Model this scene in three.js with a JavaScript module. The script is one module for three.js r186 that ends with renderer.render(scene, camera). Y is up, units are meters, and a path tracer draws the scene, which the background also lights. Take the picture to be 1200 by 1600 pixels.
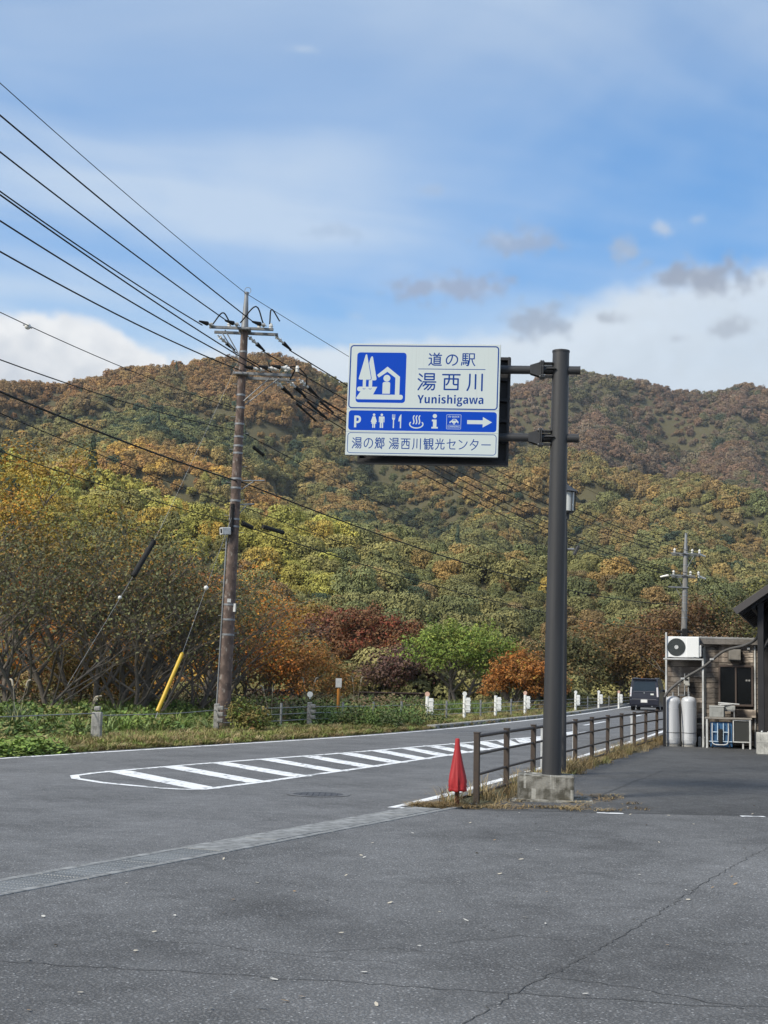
import * as THREE from 'three';
import { mergeGeometries } from 'three/addons/utils/BufferGeometryUtils.js';
import { RoundedBoxGeometry } from 'three/addons/geometries/RoundedBoxGeometry.js';

// ---------------------------------------------------------------- camera, sky, sun, exposure
const scene = new THREE.Scene();
const camera = new THREE.PerspectiveCamera(39.68, 0.75, 0.1, 6000);
camera.position.set(0, 1.55, 0);
camera.rotation.order = 'YXZ';
camera.rotation.x = Math.atan(259 / 2217);
camera.rotation.z = THREE.MathUtils.degToRad(1.3);
const EXPOSURE = 1.27;
const SUN_DIR = new THREE.Vector3(-0.55, 0.62, 0.42).normalize();
const sun = new THREE.DirectionalLight(new THREE.Color(1.0, 0.93, 0.8), 3.9);
sun.position.copy(SUN_DIR).multiplyScalar(200);
sun.castShadow = true;
sun.shadow.radius = 26;
Object.assign(sun.shadow.camera, { left: -60, right: 60, top: 60, bottom: -60, near: 1, far: 500 });
sun.shadow.mapSize.set(2048, 2048);
scene.add(sun, sun.target);
scene.fog = new THREE.FogExp2(new THREE.Color(0.7, 0.77, 0.86), 0.00007);

// ---------------------------------------------------------------- numbers and noise
const rng = (seed) => () => { seed = (seed + 0x6d2b79f5) | 0; let t = Math.imul(seed ^ (seed >>> 15), 1 | seed); t = (t + Math.imul(t ^ (t >>> 7), 61 | t)) ^ t; return ((t ^ (t >>> 14)) >>> 0) / 4294967296; };
const { lerp, clamp, smoothstep } = THREE.MathUtils;
const hash = (x, y, s = 0) => { let h = Math.imul(x | 0, 374761393) ^ Math.imul(y | 0, 668265263) ^ Math.imul(s | 0, 2147483629 ^ 0x5bd1e995); h = Math.imul(h ^ (h >>> 13), 1274126177); return ((h ^ (h >>> 16)) >>> 0) / 4294967296; };
const vnoise = (x, y, s = 0, p = 0) => {
  const ix = Math.floor(x), iy = Math.floor(y), fx = x - ix, fy = y - iy, u = fx * fx * (3 - 2 * fx), v = fy * fy * (3 - 2 * fy);
  const w = (a) => (p ? ((a % p) + p) % p : a);
  const a = w(ix), b = w(ix + 1), c = w(iy), d = w(iy + 1);
  return (hash(a, c, s) * (1 - u) + hash(b, c, s) * u) * (1 - v) + (hash(a, d, s) * (1 - u) + hash(b, d, s) * u) * v;
};
const fbm = (x, y, o = 4, s = 0, p = 0) => { let r = 0, a = 0.5, n = 0; for (let i = 0; i < o; i++) { r += a * vnoise(x, y, s + i * 17, p); n += a; a *= 0.5; x *= 2; y *= 2; p *= 2; } return r / n; };
const curve = (knots) => (t) => { // [t, value] pairs, t increasing
  if (t <= knots[0][0]) { const [a, b] = knots; return a[1] + (b[1] - a[1]) * (t - a[0]) / (b[0] - a[0]); }
  for (let i = 1; i < knots.length; i++) if (t <= knots[i][0] || i === knots.length - 1) { const a = knots[i - 1], b = knots[i]; return a[1] + (b[1] - a[1]) * (t - a[0]) / (b[0] - a[0]); }
};
const smoothCurve = (knots, w) => { const c = curve(knots); return (t) => (c(t - w) + c(t - w / 2) + c(t) + c(t + w / 2) + c(t + w)) / 5; };
const toLin = (c) => (c <= 0.04045 ? c / 12.92 : Math.pow((c + 0.055) / 1.055, 2.4));
const toSrgb = (c) => (c <= 0.0031308 ? c * 12.92 : 1.055 * Math.pow(c, 1 / 2.4) - 0.055);
const mix3 = (a, b, t) => [a[0] + (b[0] - a[0]) * t, a[1] + (b[1] - a[1]) * t, a[2] + (b[2] - a[2]) * t];

// ---------------------------------------------------------------- the sky: thin high cloud, a low cloud bank and a few puffs
{
  const W = 3072, H = 1536, data = new Float32Array(W * H * 4), k = 1 / EXPOSURE;
  const L = (r, g, b) => [toLin(r / 255), toLin(g / 255), toLin(b / 255)];
  const stops = [[-2, L(190, 212, 234)], [8, L(172, 206, 238)], [13, L(130, 188, 240)], [16, L(112, 172, 234)], [20, L(112, 166, 226)], [25, L(132, 170, 218)], [35, L(126, 166, 214)], [60, L(118, 155, 206)], [90, L(110, 148, 202)]];
  const grad = (el) => { for (let i = 1; i < stops.length; i++) if (el <= stops[i][0]) return mix3(stops[i - 1][1], stops[i][1], clamp((el - stops[i - 1][0]) / (stops[i][0] - stops[i - 1][0]), 0, 1)); return stops[stops.length - 1][1]; };
  const bankIn = curve([[-20, 13.6], [-15.5, 13.95], [-13.4, 14.05], [-11.8, 13.85], [-10.6, 13.1], [-9, 12.9], [-6, 12.9], [-3, 13.2], [0, 13.35], [3.5, 13.8], [6.5, 14.5], [8.4, 15.2], [10.4, 15.9], [13, 16.3], [15.5, 16.6], [20, 16.4]]);
  const puffs = [ // azimuth, elevation, half width, half height, strength, tone
    [5.4, 17.45, 2.25, 0.72, 0.8, L(160, 176, 202)], [2.3, 15.7, 2.5, 0.8, 0.85, L(160, 173, 198)], [-2.3, 17.8, 1.8, 0.5, 0.4, L(160, 182, 212)],
    [12.6, 15.95, 2.5, 0.85, 0.9, L(158, 168, 186)], [6.3, 14.4, 1.5, 0.95, 0.85, L(164, 177, 196)], [9.7, 17.1, 0.75, 0.85, 0.75, L(172, 186, 206)],
    [11.2, 17.9, 0.65, 0.45, 0.7, L(196, 208, 224)], [12.6, 18.2, 0.5, 0.3, 0.5, L(190, 206, 226)], [1.6, 19.5, 0.6, 0.28, 0.4, L(172, 190, 216)], [9.1, 14.4, 0.6, 0.35, 0.8, L(172, 182, 196)],
    [13.8, 13.9, 0.95, 0.5, 0.75, L(176, 186, 200)], [11.8, 13.6, 0.45, 0.25, 0.6, L(180, 190, 204)], [-1.3, 14.5, 0.5, 0.3, 0.4, L(186, 206, 230)], [-3.8, 24.6, 0.9, 0.16, 0.5, L(186, 205, 228)], [13.5, 27, 1.2, 0.3, 0.6, L(215, 225, 236)]];
  const R = rng(77);
  for (let i = 0; i < 60; i++) { const az = R() * 324 + 18; puffs.push([az > 180 ? az - 360 : az, 13 + R() * 16, 0.7 + R() * 2, 0.3 + R() * 0.6, 0.5 + R() * 0.35, L(164, 178, 202)]); }
  const buckets = Array.from({ length: 360 }, () => []);
  for (const p of puffs) for (let a = Math.floor(p[0] - p[2] * 2.2); a <= Math.ceil(p[0] + p[2] * 2.2); a++) buckets[(a + 540) % 360].push(p);
  const veilWhite = L(216, 229, 242);
  for (let j = 0; j < H; j++) {
    const el = ((j + 0.5) / H) * 180 - 90, elr = el * Math.PI / 180, base = grad(Math.max(el, -2));
    for (let i = 0; i < W; i++) {
      const o = (j * W + i) * 4;
      let c = base;
      if (el > -1) {
        const phi = ((i + 0.5) / W - 0.5) * 2 * Math.PI, x = Math.cos(phi) * Math.cos(elr), z = Math.sin(phi) * Math.cos(elr), y = Math.sin(elr);
        const az = Math.atan2(x, -z) * 180 / Math.PI;
        // high thin cloud, on a plane far above
        const q = 1 / (y + 0.12), cx = x * q, cz = z * q;
        const warp = fbm(cx * 1.3 + 9, cz * 1.3, 3, 5);
        const broad = fbm(cx * 0.9 + 3.1 + warp, cz * 0.75 + warp, 3, 11), streak = fbm(cx * 1.6 + cz * 5.5 + warp * 2.5, cz * 1.4 - cx * 0.5 + 20, 5, 23), fine = fbm(cx * 5 + warp * 3, cz * 4 + cx, 5, 27) * 0.35 + streak * 0.65;
        let veil = smoothstep(broad * 0.5 + fine * 0.5, 0.26, 0.7) * 0.95;
        const inView = Math.exp(-((az / 22) ** 2));
        veil += inView * (0.5 * Math.exp(-(((az + 10) / 9) ** 2) - (((el - 18.2) / 4.4) ** 2)) * (0.4 + 1.1 * fine) + 0.34 * Math.exp(-(((az + 3) / 6) ** 2) - (((el - 17.3) / 1.6) ** 2)) * (0.4 + fine) - 0.22 * Math.exp(-(((az - 12) / 6) ** 2) - (((el - 20) / 4) ** 2)) - 0.16 * Math.exp(-(((az + 5) / 6) ** 2) - (((el - 14.6) / 1.3) ** 2)));
        c = mix3(c, veilWhite, clamp(veil, 0, 1) * 0.7);
        // low bank of cloud
        const wob = fbm(az * 0.55 + 40, el * 0.9, 4, 31), wob2 = fbm(az * 1.6, el * 2.2, 4, 37);
        const wander = 13.2 + 3.6 * (fbm(Math.cos(phi) * 2.2 + 7, Math.sin(phi) * 2.2, 3, 41) - 0.35), t = smoothstep(Math.abs(az), 16, 24);
        const top = lerp(bankIn(clamp(az, -20, 20)), wander, t) + (wob - 0.5) * 0.9 + (wob2 - 0.5) * 0.55;
        const soft = az > -9 && az < 24 ? lerp(0.35, 0.9, smoothstep(az, -2, 6)) : 0.3;
        let bank = smoothstep(top - el, -soft * 0.5, soft);
        if (az > -9) bank *= lerp(0.75, 0.94, wob2);
        if (bank > 0) {
          const depth = clamp((top - el) / 3.5, 0, 1);
          const tone = mix3(L(242, 244, 246), L(206, 213, 222), clamp(depth * 0.9 + (wob2 - 0.5) * 0.9, 0, 1));
          c = mix3(c, az > -9 && t < 1 ? mix3(tone, L(214, 228, 240), 0.55) : tone, bank);
        }
        // small grey puffs
        for (const p of buckets[(Math.floor(az) + 540) % 360]) {
          let da = az - p[0]; if (da > 180) da -= 360; if (da < -180) da += 360;
          const u = da / p[2], v = (el - p[1]) / p[3];
          if (Math.abs(u) > 2 || Math.abs(v) > 2) continue;
          const n = fbm(az * 1.1 + p[1] * 7, el * 1.5, 5, 53), e = fbm(az * 3.1, el * 3.6, 4, 59);
          const d = Math.sqrt(u * u + (v < 0 ? v * v * 1.5 : v * v)) + (n - 0.5) * 1.5 + (e - 0.5) * 0.95;
          const a = smoothstep(1.02 - d, -0.1, 0.8) * p[4];
          if (a > 0) c = mix3(c, mix3(p[5], L(214, 224, 236), clamp(v * 0.35 + (e - 0.5) * 1.2, 0, 0.6)), a);
        }
      }
      data[o] = c[0] * k; data[o + 1] = c[1] * k; data[o + 2] = c[2] * k; data[o + 3] = 1;
    }
  }
  const t = new THREE.DataTexture(data, W, H, THREE.RGBAFormat, THREE.FloatType);
  t.mapping = THREE.EquirectangularReflectionMapping; t.magFilter = THREE.LinearFilter; t.needsUpdate = true;
  scene.background = t; scene.environment = t;
}
const renderer = new THREE.WebGLRenderer({ antialias: true });
renderer.toneMapping = THREE.LinearToneMapping;
renderer.toneMappingExposure = EXPOSURE;
renderer.shadowMap.enabled = true;
renderer.setSize(768, 1024);

// ---------------------------------------------------------------- naming, grouping, geometry helpers
const taken = new Map();
const numbered = (name) => { const n = taken.get(name) ?? 0; taken.set(name, n + 1); return n ? name + '_' + String(n).padStart(3, '0') : name; };
const tag = (o, label, category, group, kind) => { if (label) o.userData.label = label; if (category) o.userData.category = category; if (group) o.userData.group = group; if (kind) o.userData.kind = kind; return o; };
function thing(name, label, category, [x, y, z] = [0, 0, 0], turn = 0, group) {
  const o = new THREE.Group(); o.name = numbered(name); o.position.set(x, y, z); o.rotation.y = turn; scene.add(o);
  return tag(o, label, category, group);
}
function struct(name, label) { const o = new THREE.Group(); o.name = numbered(name); scene.add(o); return tag(o, label, undefined, undefined, 'structure'); }
const partCount = new WeakMap();
function part(parent, name, geo, mat, label) {
  const g = Array.isArray(geo) ? merge(geo) : geo, m = new THREE.Mesh(g, mat);
  m.castShadow = m.receiveShadow = true;
  const counts = partCount.get(parent) ?? new Map(); partCount.set(parent, counts);
  const n = counts.get(name) ?? 0; counts.set(name, n + 1);
  m.name = n ? name + '_' + String(n).padStart(3, '0') : name;
  if (label) m.userData.label = label;
  parent.add(m); return m;
}
function cloneThing(src, label, [x, y, z], turn) { const r = src.clone(); r.userData = { ...src.userData, label }; r.name = numbered(src.name.replace(/_\d{3}$/, '')); scene.add(r); r.position.set(x, y, z); if (turn !== undefined) r.rotation.y = turn; return r; }
function boxUv(g) { // uv in metres by the main direction of each face
  const p = g.attributes.position, n = g.attributes.normal, uv = new Float32Array(p.count * 2);
  for (let i = 0; i < p.count; i++) {
    const ax = Math.abs(n.getX(i)), ay = Math.abs(n.getY(i)), az = Math.abs(n.getZ(i)), x = p.getX(i), y = p.getY(i), z = p.getZ(i);
    if (ay >= ax && ay >= az) { uv[i * 2] = x; uv[i * 2 + 1] = z; } else if (ax >= az) { uv[i * 2] = z; uv[i * 2 + 1] = y; } else { uv[i * 2] = x; uv[i * 2 + 1] = y; }
  }
  g.setAttribute('uv', new THREE.BufferAttribute(uv, 2)); return g;
}
function merge(list) {
  const l = list.map((g) => { const h = g.index ? g.toNonIndexed() : g; for (const k of Object.keys(h.attributes)) if (!['position', 'normal', 'uv'].includes(k)) h.deleteAttribute(k); if (!h.attributes.uv) boxUv(h); return h; });
  return mergeGeometries(l, false);
}
const V = (x, y, z) => new THREE.Vector3(x, y, z);
const at = (g, x = 0, y = 0, z = 0, rx = 0, ry = 0, rz = 0) => g.applyMatrix4(new THREE.Matrix4().compose(V(x, y, z), new THREE.Quaternion().setFromEuler(new THREE.Euler(rx, ry, rz)), V(1, 1, 1)));
const rbox = (w, h, d, x = 0, y = 0, z = 0, r = 0.01, rx = 0, ry = 0, rz = 0) => at(boxUv(new RoundedBoxGeometry(w, h, d, 1, Math.min(r, w * 0.45, h * 0.45, d * 0.45))), x, y, z, rx, ry, rz);
const box = (w, h, d, x = 0, y = 0, z = 0, rx = 0, ry = 0, rz = 0) => at(boxUv(new THREE.BoxGeometry(w, h, d)), x, y, z, rx, ry, rz);
const cyl = (r0, r1, h, x = 0, y = 0, z = 0, seg = 20, rx = 0, ry = 0, rz = 0) => at(new THREE.CylinderGeometry(r1, r0, h, seg), x, y, z, rx, ry, rz); // r0 below, r1 above
function rod(a, b, r0, r1 = r0, seg = 8) { // a tapered bar between two points
  const d = new THREE.Vector3().subVectors(b, a), g = new THREE.CylinderGeometry(r1, r0, d.length(), seg);
  g.applyQuaternion(new THREE.Quaternion().setFromUnitVectors(V(0, 1, 0), d.clone().normalize()));
  return g.translate((a.x + b.x) / 2, (a.y + b.y) / 2, (a.z + b.z) / 2);
}
const tube = (pts, r, seg = 24, rad = 6) => new THREE.TubeGeometry(new THREE.CatmullRomCurve3(pts), seg, r, rad);
const lathe = (pts, seg = 24) => new THREE.LatheGeometry(pts.map(([r, y]) => new THREE.Vector2(r, y)), seg);
function plate(pts, y, thick = 0) { // a flat outline on the ground from [x, z] corners
  const s = new THREE.Shape(pts.map(([x, z]) => new THREE.Vector2(x, -z)));
  const g = thick ? new THREE.ExtrudeGeometry(s, { depth: thick, bevelEnabled: false }) : new THREE.ShapeGeometry(s);
  return boxUv(g.rotateX(-Math.PI / 2).translate(0, y, 0));
}
function ribbon(pts, w, y, seed = 0) { // a band of width w along [x, z] points, with edges a little uneven
  const pos = [], idx = [];
  pts.forEach(([x, z], i) => {
    const a = pts[Math.max(0, i - 1)], b = pts[Math.min(pts.length - 1, i + 1)], dx = b[0] - a[0], dz = b[1] - a[1], l = Math.hypot(dx, dz), nx = -dz / l, nz = dx / l;
    const wl = w / 2 * (1 + (seed ? (vnoise(i * 0.7, seed) - 0.5) * 0.25 : 0)), wr = w / 2 * (1 + (seed ? (vnoise(i * 0.7, seed + 5) - 0.5) * 0.25 : 0));
    pos.push(x + nx * wl, y, z + nz * wl, x - nx * wr, y, z - nz * wr);
    if (i) idx.push(i * 2 - 2, i * 2 - 1, i * 2, i * 2, i * 2 - 1, i * 2 + 1);
  });
  const g = new THREE.BufferGeometry(); g.setAttribute('position', new THREE.Float32BufferAttribute(pos, 3)); g.setIndex(idx); g.computeVertexNormals();
  const n = g.attributes.normal; if (n.getY(0) < 0) { g.setIndex(idx.map((_, i) => idx[i - (i % 3) + [0, 2, 1][i % 3]])); g.computeVertexNormals(); }
  return boxUv(g);
}
function sheet(zs, left, right, nx, y, tint) { // a ground sheet between two edges x = left(z), right(z)
  const pos = [], col = [], idx = [];
  zs.forEach((z, j) => { for (let i = 0; i <= nx; i++) { const x = lerp(left(z), right(z), i / nx); pos.push(x, typeof y === 'function' ? y(x, z) : y, z); const t = tint ? tint(x, z) : [1, 1, 1]; col.push(...t); if (i && j) { const a = (j - 1) * (nx + 1) + i - 1, b = a + 1, c = a + nx + 1, d = c + 1; idx.push(a, b, c, b, d, c); } } });
  const g = new THREE.BufferGeometry(); g.setAttribute('position', new THREE.Float32BufferAttribute(pos, 3)); g.setAttribute('color', new THREE.Float32BufferAttribute(col, 3)); g.setIndex(idx); g.computeVertexNormals();
  if (g.attributes.normal.getY(0) < 0) { g.setIndex(idx.map((_, i) => idx[i - (i % 3) + [0, 2, 1][i % 3]])); g.computeVertexNormals(); }
  return boxUv(g);
}
const range = (a, b, step) => { const n = Math.max(1, Math.round(Math.abs(b - a) / step)); return Array.from({ length: n + 1 }, (_, i) => a + (b - a) * i / n); };

// ---------------------------------------------------------------- textures and materials
function texture(size, fn, { srgb = true, repeat = 1, h = size } = {}) {
  const d = new Uint8Array(size * h * 4);
  for (let y = 0; y < h; y++) for (let x = 0; x < size; x++) { const c = fn(x / size, y / h, x, y), o = (y * size + x) * 4; for (let k = 0; k < 3; k++) d[o + k] = clamp(Math.round((srgb ? toSrgb(Math.max(0, c[k])) : c[k]) * 255), 0, 255); d[o + 3] = 255; }
  const t = new THREE.DataTexture(d, size, h, THREE.RGBAFormat);
  t.wrapS = t.wrapT = THREE.RepeatWrapping; t.magFilter = THREE.LinearFilter; t.minFilter = THREE.LinearMipmapLinearFilter; t.generateMipmaps = true;
  if (srgb) t.colorSpace = THREE.SRGBColorSpace;
  t.repeat.set(repeat, repeat); t.needsUpdate = true; return t;
}
const gray = (v) => [v, v, v];
const M = (color, roughness = 0.7, metalness = 0, extra = {}) => new THREE.MeshStandardMaterial({ color: new THREE.Color().setRGB(...(Array.isArray(color) ? color : gray(color))), roughness, metalness, ...extra });
const wear = texture(512, (u, v) => { const n = fbm(u * 6, v * 6, 5, 3, 6), s = fbm(u * 24, v * 3, 4, 9, 24); return gray(clamp(0.72 + (n - 0.5) * 0.5 + (s - 0.5) * 0.35, 0.3, 1)); }, { repeat: 0.8 });
const fineBump = texture(256, (u, v, x, y) => gray(fbm(u * 32, v * 32, 3, 21, 32)), { srgb: false, repeat: 2 });
// asphalt: stones of several sizes in bitumen
function asphalt(base, contrast, seed, fleck) {
  const S = 1536, cell = (u, v, n, s) => { const x = u * n, y = v * n, ix = Math.floor(x), iy = Math.floor(y); let best = 9, id = 0; for (let a = -1; a <= 1; a++) for (let b = -1; b <= 1; b++) { const px = (((ix + a) % n) + n) % n, py = (((iy + b) % n) + n) % n, dx = ix + a + hash(px, py, s) - x, dy = iy + b + hash(px, py, s + 1) - y, d = dx * dx + dy * dy; if (d < best) { best = d; id = hash(px, py, s + 2); } } return [Math.sqrt(best), id]; };
  const bump = new Float32Array(S * S);
  const map = texture(S, (u, v, x, y) => {
    const [d, id] = cell(u, v, 210, seed), [d2, id2] = cell(u, v, 460, seed + 7), broad = fbm(u * 4, v * 4, 5, seed + 3, 4), mid = fbm(u * 20, v * 20, 3, seed + 5, 20);
    const stone = smoothstep(0.62 - d, 0, 0.25) * (id > 0.45 ? 1 : 0.25), s2 = smoothstep(0.6 - d2, 0, 0.3);
    bump[y * S + x] = stone * 0.6 + s2 * 0.3 + mid * 0.2;
    let c = base * (0.72 + contrast * (stone * (id - 0.25) * 1.1 + s2 * (id2 - 0.35) * 0.7) + (broad - 0.5) * 0.42 + (mid - 0.5) * 0.3);
    if (id > 1 - fleck && d < 0.42) c += base * 1.3 * (id2 * 0.6 + 0.4);
    const warm = (id2 - 0.5) * 0.06;
    return [c * (0.985 + warm), c * (1.0), c * (1.02 - warm)];
  }, { repeat: 1 / 3.2 });
  const b = texture(S, (u, v, x, y) => gray(bump[y * S + x]), { srgb: false, repeat: 1 / 3.2 });
  return new THREE.MeshPhysicalMaterial({ map, bumpMap: b, bumpScale: 0.004, roughness: 1, specularIntensity: 0.35, vertexColors: true });
}
const lotMat = asphalt(0.15, 0.72, 101, 0.035), roadMat = asphalt(0.185, 0.6, 202, 0.02);
const paintMap = texture(1024, (u, v) => { const n = fbm(u * 30, v * 30, 4, 61, 30), b = fbm(u * 5, v * 5, 3, 67, 5), k = smoothstep(n * 0.7 + b * 0.3, 0.34, 0.46); return mix3([0.32, 0.325, 0.33], [0.8, 0.81, 0.81], k); }, { repeat: 0.4 });
const paintMat = new THREE.MeshStandardMaterial({ map: paintMap, roughness: 0.75 });
const concreteMap = texture(1024, (u, v) => { const n = fbm(u * 8, v * 8, 6, 71, 8), p = fbm(u * 60, v * 60, 2, 73, 60), st = fbm(u * 22, v * 3, 4, 79, 22); const c = 0.3 + (n - 0.5) * 0.26 + (p - 0.5) * 0.1 - smoothstep(st, 0.5, 0.75) * 0.12; return [c, c * 0.98, c * 0.92]; });
const concrete = new THREE.MeshStandardMaterial({ map: concreteMap, bumpMap: fineBump, bumpScale: 0.004, roughness: 0.92 });
const mossConcrete = new THREE.MeshStandardMaterial({ map: texture(1024, (u, v) => { const n = fbm(u * 7, v * 7, 6, 83, 7), st = fbm(u * 26, v * 2, 4, 87, 26), m = smoothstep(n * 0.75 + st * 0.25, 0.36, 0.66), w = smoothstep(fbm(u * 18, v * 1, 3, 91, 18), 0.62, 0.72); const c = mix3([0.26, 0.25, 0.22], [0.07, 0.065, 0.05], m); return mix3(c, [0.42, 0.41, 0.37], w * 0.7); }), bumpMap: fineBump, bumpScale: 0.006, roughness: 0.95 });
const drainConcrete = new THREE.MeshStandardMaterial({ map: concreteMap, color: new THREE.Color().setRGB(0.8, 0.83, 0.87), roughness: 0.9 });
const darkSteel = M([0.052, 0.052, 0.054], 0.48, 0.0, { map: wear, bumpMap: fineBump, bumpScale: 0.0006 });
const blackSteel = M([0.02, 0.02, 0.022], 0.55);
const brownRail = M([0.062, 0.045, 0.034], 0.55, 0, { map: texture(512, (u, v) => { const n = fbm(u * 20, v * 4, 5, 97, 20), r = smoothstep(fbm(u * 40, v * 40, 3, 98, 40), 0.62, 0.75); return mix3(gray(0.6 + n * 0.5), [1.9, 0.95, 0.55], r * 0.6); }, { repeat: 1.5 }) });
const galv = M([0.36, 0.37, 0.38], 0.5, 0.35, { map: wear });
const whitePaint = M([0.72, 0.73, 0.72], 0.55, 0, { map: wear });
const cream = M([0.6, 0.57, 0.48], 0.6, 0, { map: wear });
const blackRubber = M(0.008, 0.8);
const porcelain = M([0.66, 0.65, 0.61], 0.25);
const rust = M([0.17, 0.06, 0.035], 0.9, 0, { map: wear, bumpMap: fineBump, bumpScale: 0.003 });

// the road's two white edge lines: x for a given z
const farEdge = smoothCurve([[-150, 28], [-115, 21.5], [-91, 15.5], [-68.3, 9.5], [-52.3, 4.5], [-41, 0.9], [-35.7, -1.45], [-31, -3.65], [-25.1, -6.6], [-10, -13.6], [20, -27.6]], 5); // white edge line across the road
const nearEdge = smoothCurve([[-150, 37], [-115, 27.5], [-92, 21.5], [-70, 15.7], [-54, 11.3], [-42, 7.85], [-34, 5.42], [-26.4, 3.12], [-19.7, 1.05], [-17, 0.1], [-10, -2.6]], 1.5);

// ---------------------------------------------------------------- the hills: ridge lines in metres [x, height, z], joined into one terrain
const RIDGES = [
  { id: 'A', slope: 0.52, p: [[-404, 166, -880], [-304, 175, -880], [-249, 181, -900], [-213, 187, -920], [-168, 199, -950], [-135, 211, -960], [-101, 219, -980], [-88, 226, -1000], [-74, 225, -1010], [-50, 216, -1030], [-22, 203, -1060], [19, 180, -1120], [63, 160, -1180]] },
  { id: 'A', slope: 0.58, p: [[-168, 205, -950], [-129, 148, -800], [-110, 104, -640]] },
  { id: 'A', slope: 0.58, p: [[-88, 226, -1000], [-52, 146, -860], [-19, 84, -700], [0, 50, -560]] },
  { id: 'B', slope: 0.55, p: [[-33, 300, -1650], [71, 308, -1600], [111, 316, -1550], [135, 312, -1500], [167, 318, -1480], [201, 322, -1460], [232, 315, -1460], [267, 314, -1470], [303, 310, -1480], [341, 309, -1500], [362, 309, -1500], [383, 320, -1500], [410, 315, -1500], [479, 325, -1500], [617, 335, -1500]] },
  { id: 'B', slope: 0.62, p: [[232, 315, -1460], [187, 233, -1250], [143, 166, -1050]] },
  { id: 'B', slope: 0.62, p: [[383, 320, -1500], [307, 218, -1250], [264, 134, -1000]] },
  { id: 'C', slope: 0.5, p: [[62, 130, -980], [80, 141, -930], [100, 143, -880], [117, 139, -850], [147, 125, -830], [175, 110, -810], [193, 100, -800], [212, 90, -790], [248, 68, -780]] },
  { id: 'C', slope: 0.55, p: [[117, 139, -850], [111, 92, -700], [125, 76, -640], [123, 54, -560], [123, 39, -500], [110, 22, -430]] },
  { id: 'C', slope: 0.55, p: [[100, 143, -880], [60, 82, -700], [26, 46, -560]] },
  { id: 'D', slope: 0.36, p: [[-152, 58, -330], [-117, 55, -340], [-96, 52, -350], [-83, 49, -350], [-67, 45, -380], [-53, 40, -390], [-39, 34, -395], [-26, 27, -390], [-14, 21, -380], [0, 13, -360], [10, 6, -340], [17, 1, -310], [23, -4, -280]] },
  { id: 'D', slope: 0.4, p: [[-90, 17, -190], [-55, 14, -178], [-30, 11, -168], [-14, 7, -158], [-4, 2, -146], [2, -2, -130]] },
  { id: 'E', slope: 0.5, p: [[-123, 101, -640], [-107, 98, -620], [-88, 88, -600], [-72, 76, -580], [-58, 60, -560], [-40, 44, -520]] },
];
function terrain(x, z) {
  let top = -3, id = 'F', away = 0, gully = 0;
  const warpX = (fbm(x / 90 + 5, z / 90, 3, 301) - 0.5), warpZ = (fbm(x / 90, z / 90 + 8, 3, 302) - 0.5);
  for (const r of RIDGES) for (let i = 1; i < r.p.length; i++) {
    const a = r.p[i - 1], b = r.p[i], dx = b[0] - a[0], dz = b[2] - a[2], t = clamp(((x - a[0]) * dx + (z - a[2]) * dz) / (dx * dx + dz * dz), 0, 1);
    const d = Math.hypot(x - a[0] - dx * t, z - a[2] - dz * t), h = a[1] + (b[1] - a[1]) * t - r.slope * (Math.sqrt(d * d + 144) - 12) * (1 + 0.8 * warpX * Math.min(1, d / 60)) + warpZ * Math.min(1, d / 50) * Math.min(46, d * 0.4);
    if (h > top) { top = h; id = r.id; away = d; }
  }
  if (top > 6) { const g = 1 - Math.abs(fbm(x / 95 + 2 + warpX, z / 150 + warpZ, 2, 311) * 2 - 1); gully = smoothstep(g, 0.66, 1) * Math.min(1, away / 60); top -= gully * Math.min(30, top * 0.24); }
  return [Math.max(top, -0.4 - clamp((-z - 120) / 60, 0, 1) * 2), id, gully];
}
const soilMat = M([0.085, 0.075, 0.034], 0.95, 0, { map: texture(512, (u, v) => gray(0.6 + fbm(u * 12, v * 12, 5, 131, 12) * 0.8), { repeat: 0.2 }) });
{
  const x0 = -640, x1 = 760, z0 = -90, z1 = -1900, step = 10, nx = (x1 - x0) / step, nz = (z0 - z1) / step, pos = [], idx = [];
  for (let j = 0; j <= nz; j++) for (let i = 0; i <= nx; i++) { const x = x0 + i * step, z = z0 - j * step; pos.push(x, j ? terrain(x, z)[0] : -0.4, z); if (i && j) { const a = (j - 1) * (nx + 1) + i - 1; idx.push(a, a + 1, a + nx + 1, a + 1, a + nx + 2, a + nx + 1); } }
  const g = new THREE.BufferGeometry(); g.setAttribute('position', new THREE.Float32BufferAttribute(pos, 3)); g.setIndex(idx); g.computeVertexNormals();
  const m = new THREE.Mesh(boxUv(g), soilMat); m.name = 'hills'; m.receiveShadow = m.castShadow = true; tag(m, 'wooded hills rising steeply behind the road', undefined, undefined, 'structure'); scene.add(m);
}

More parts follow.
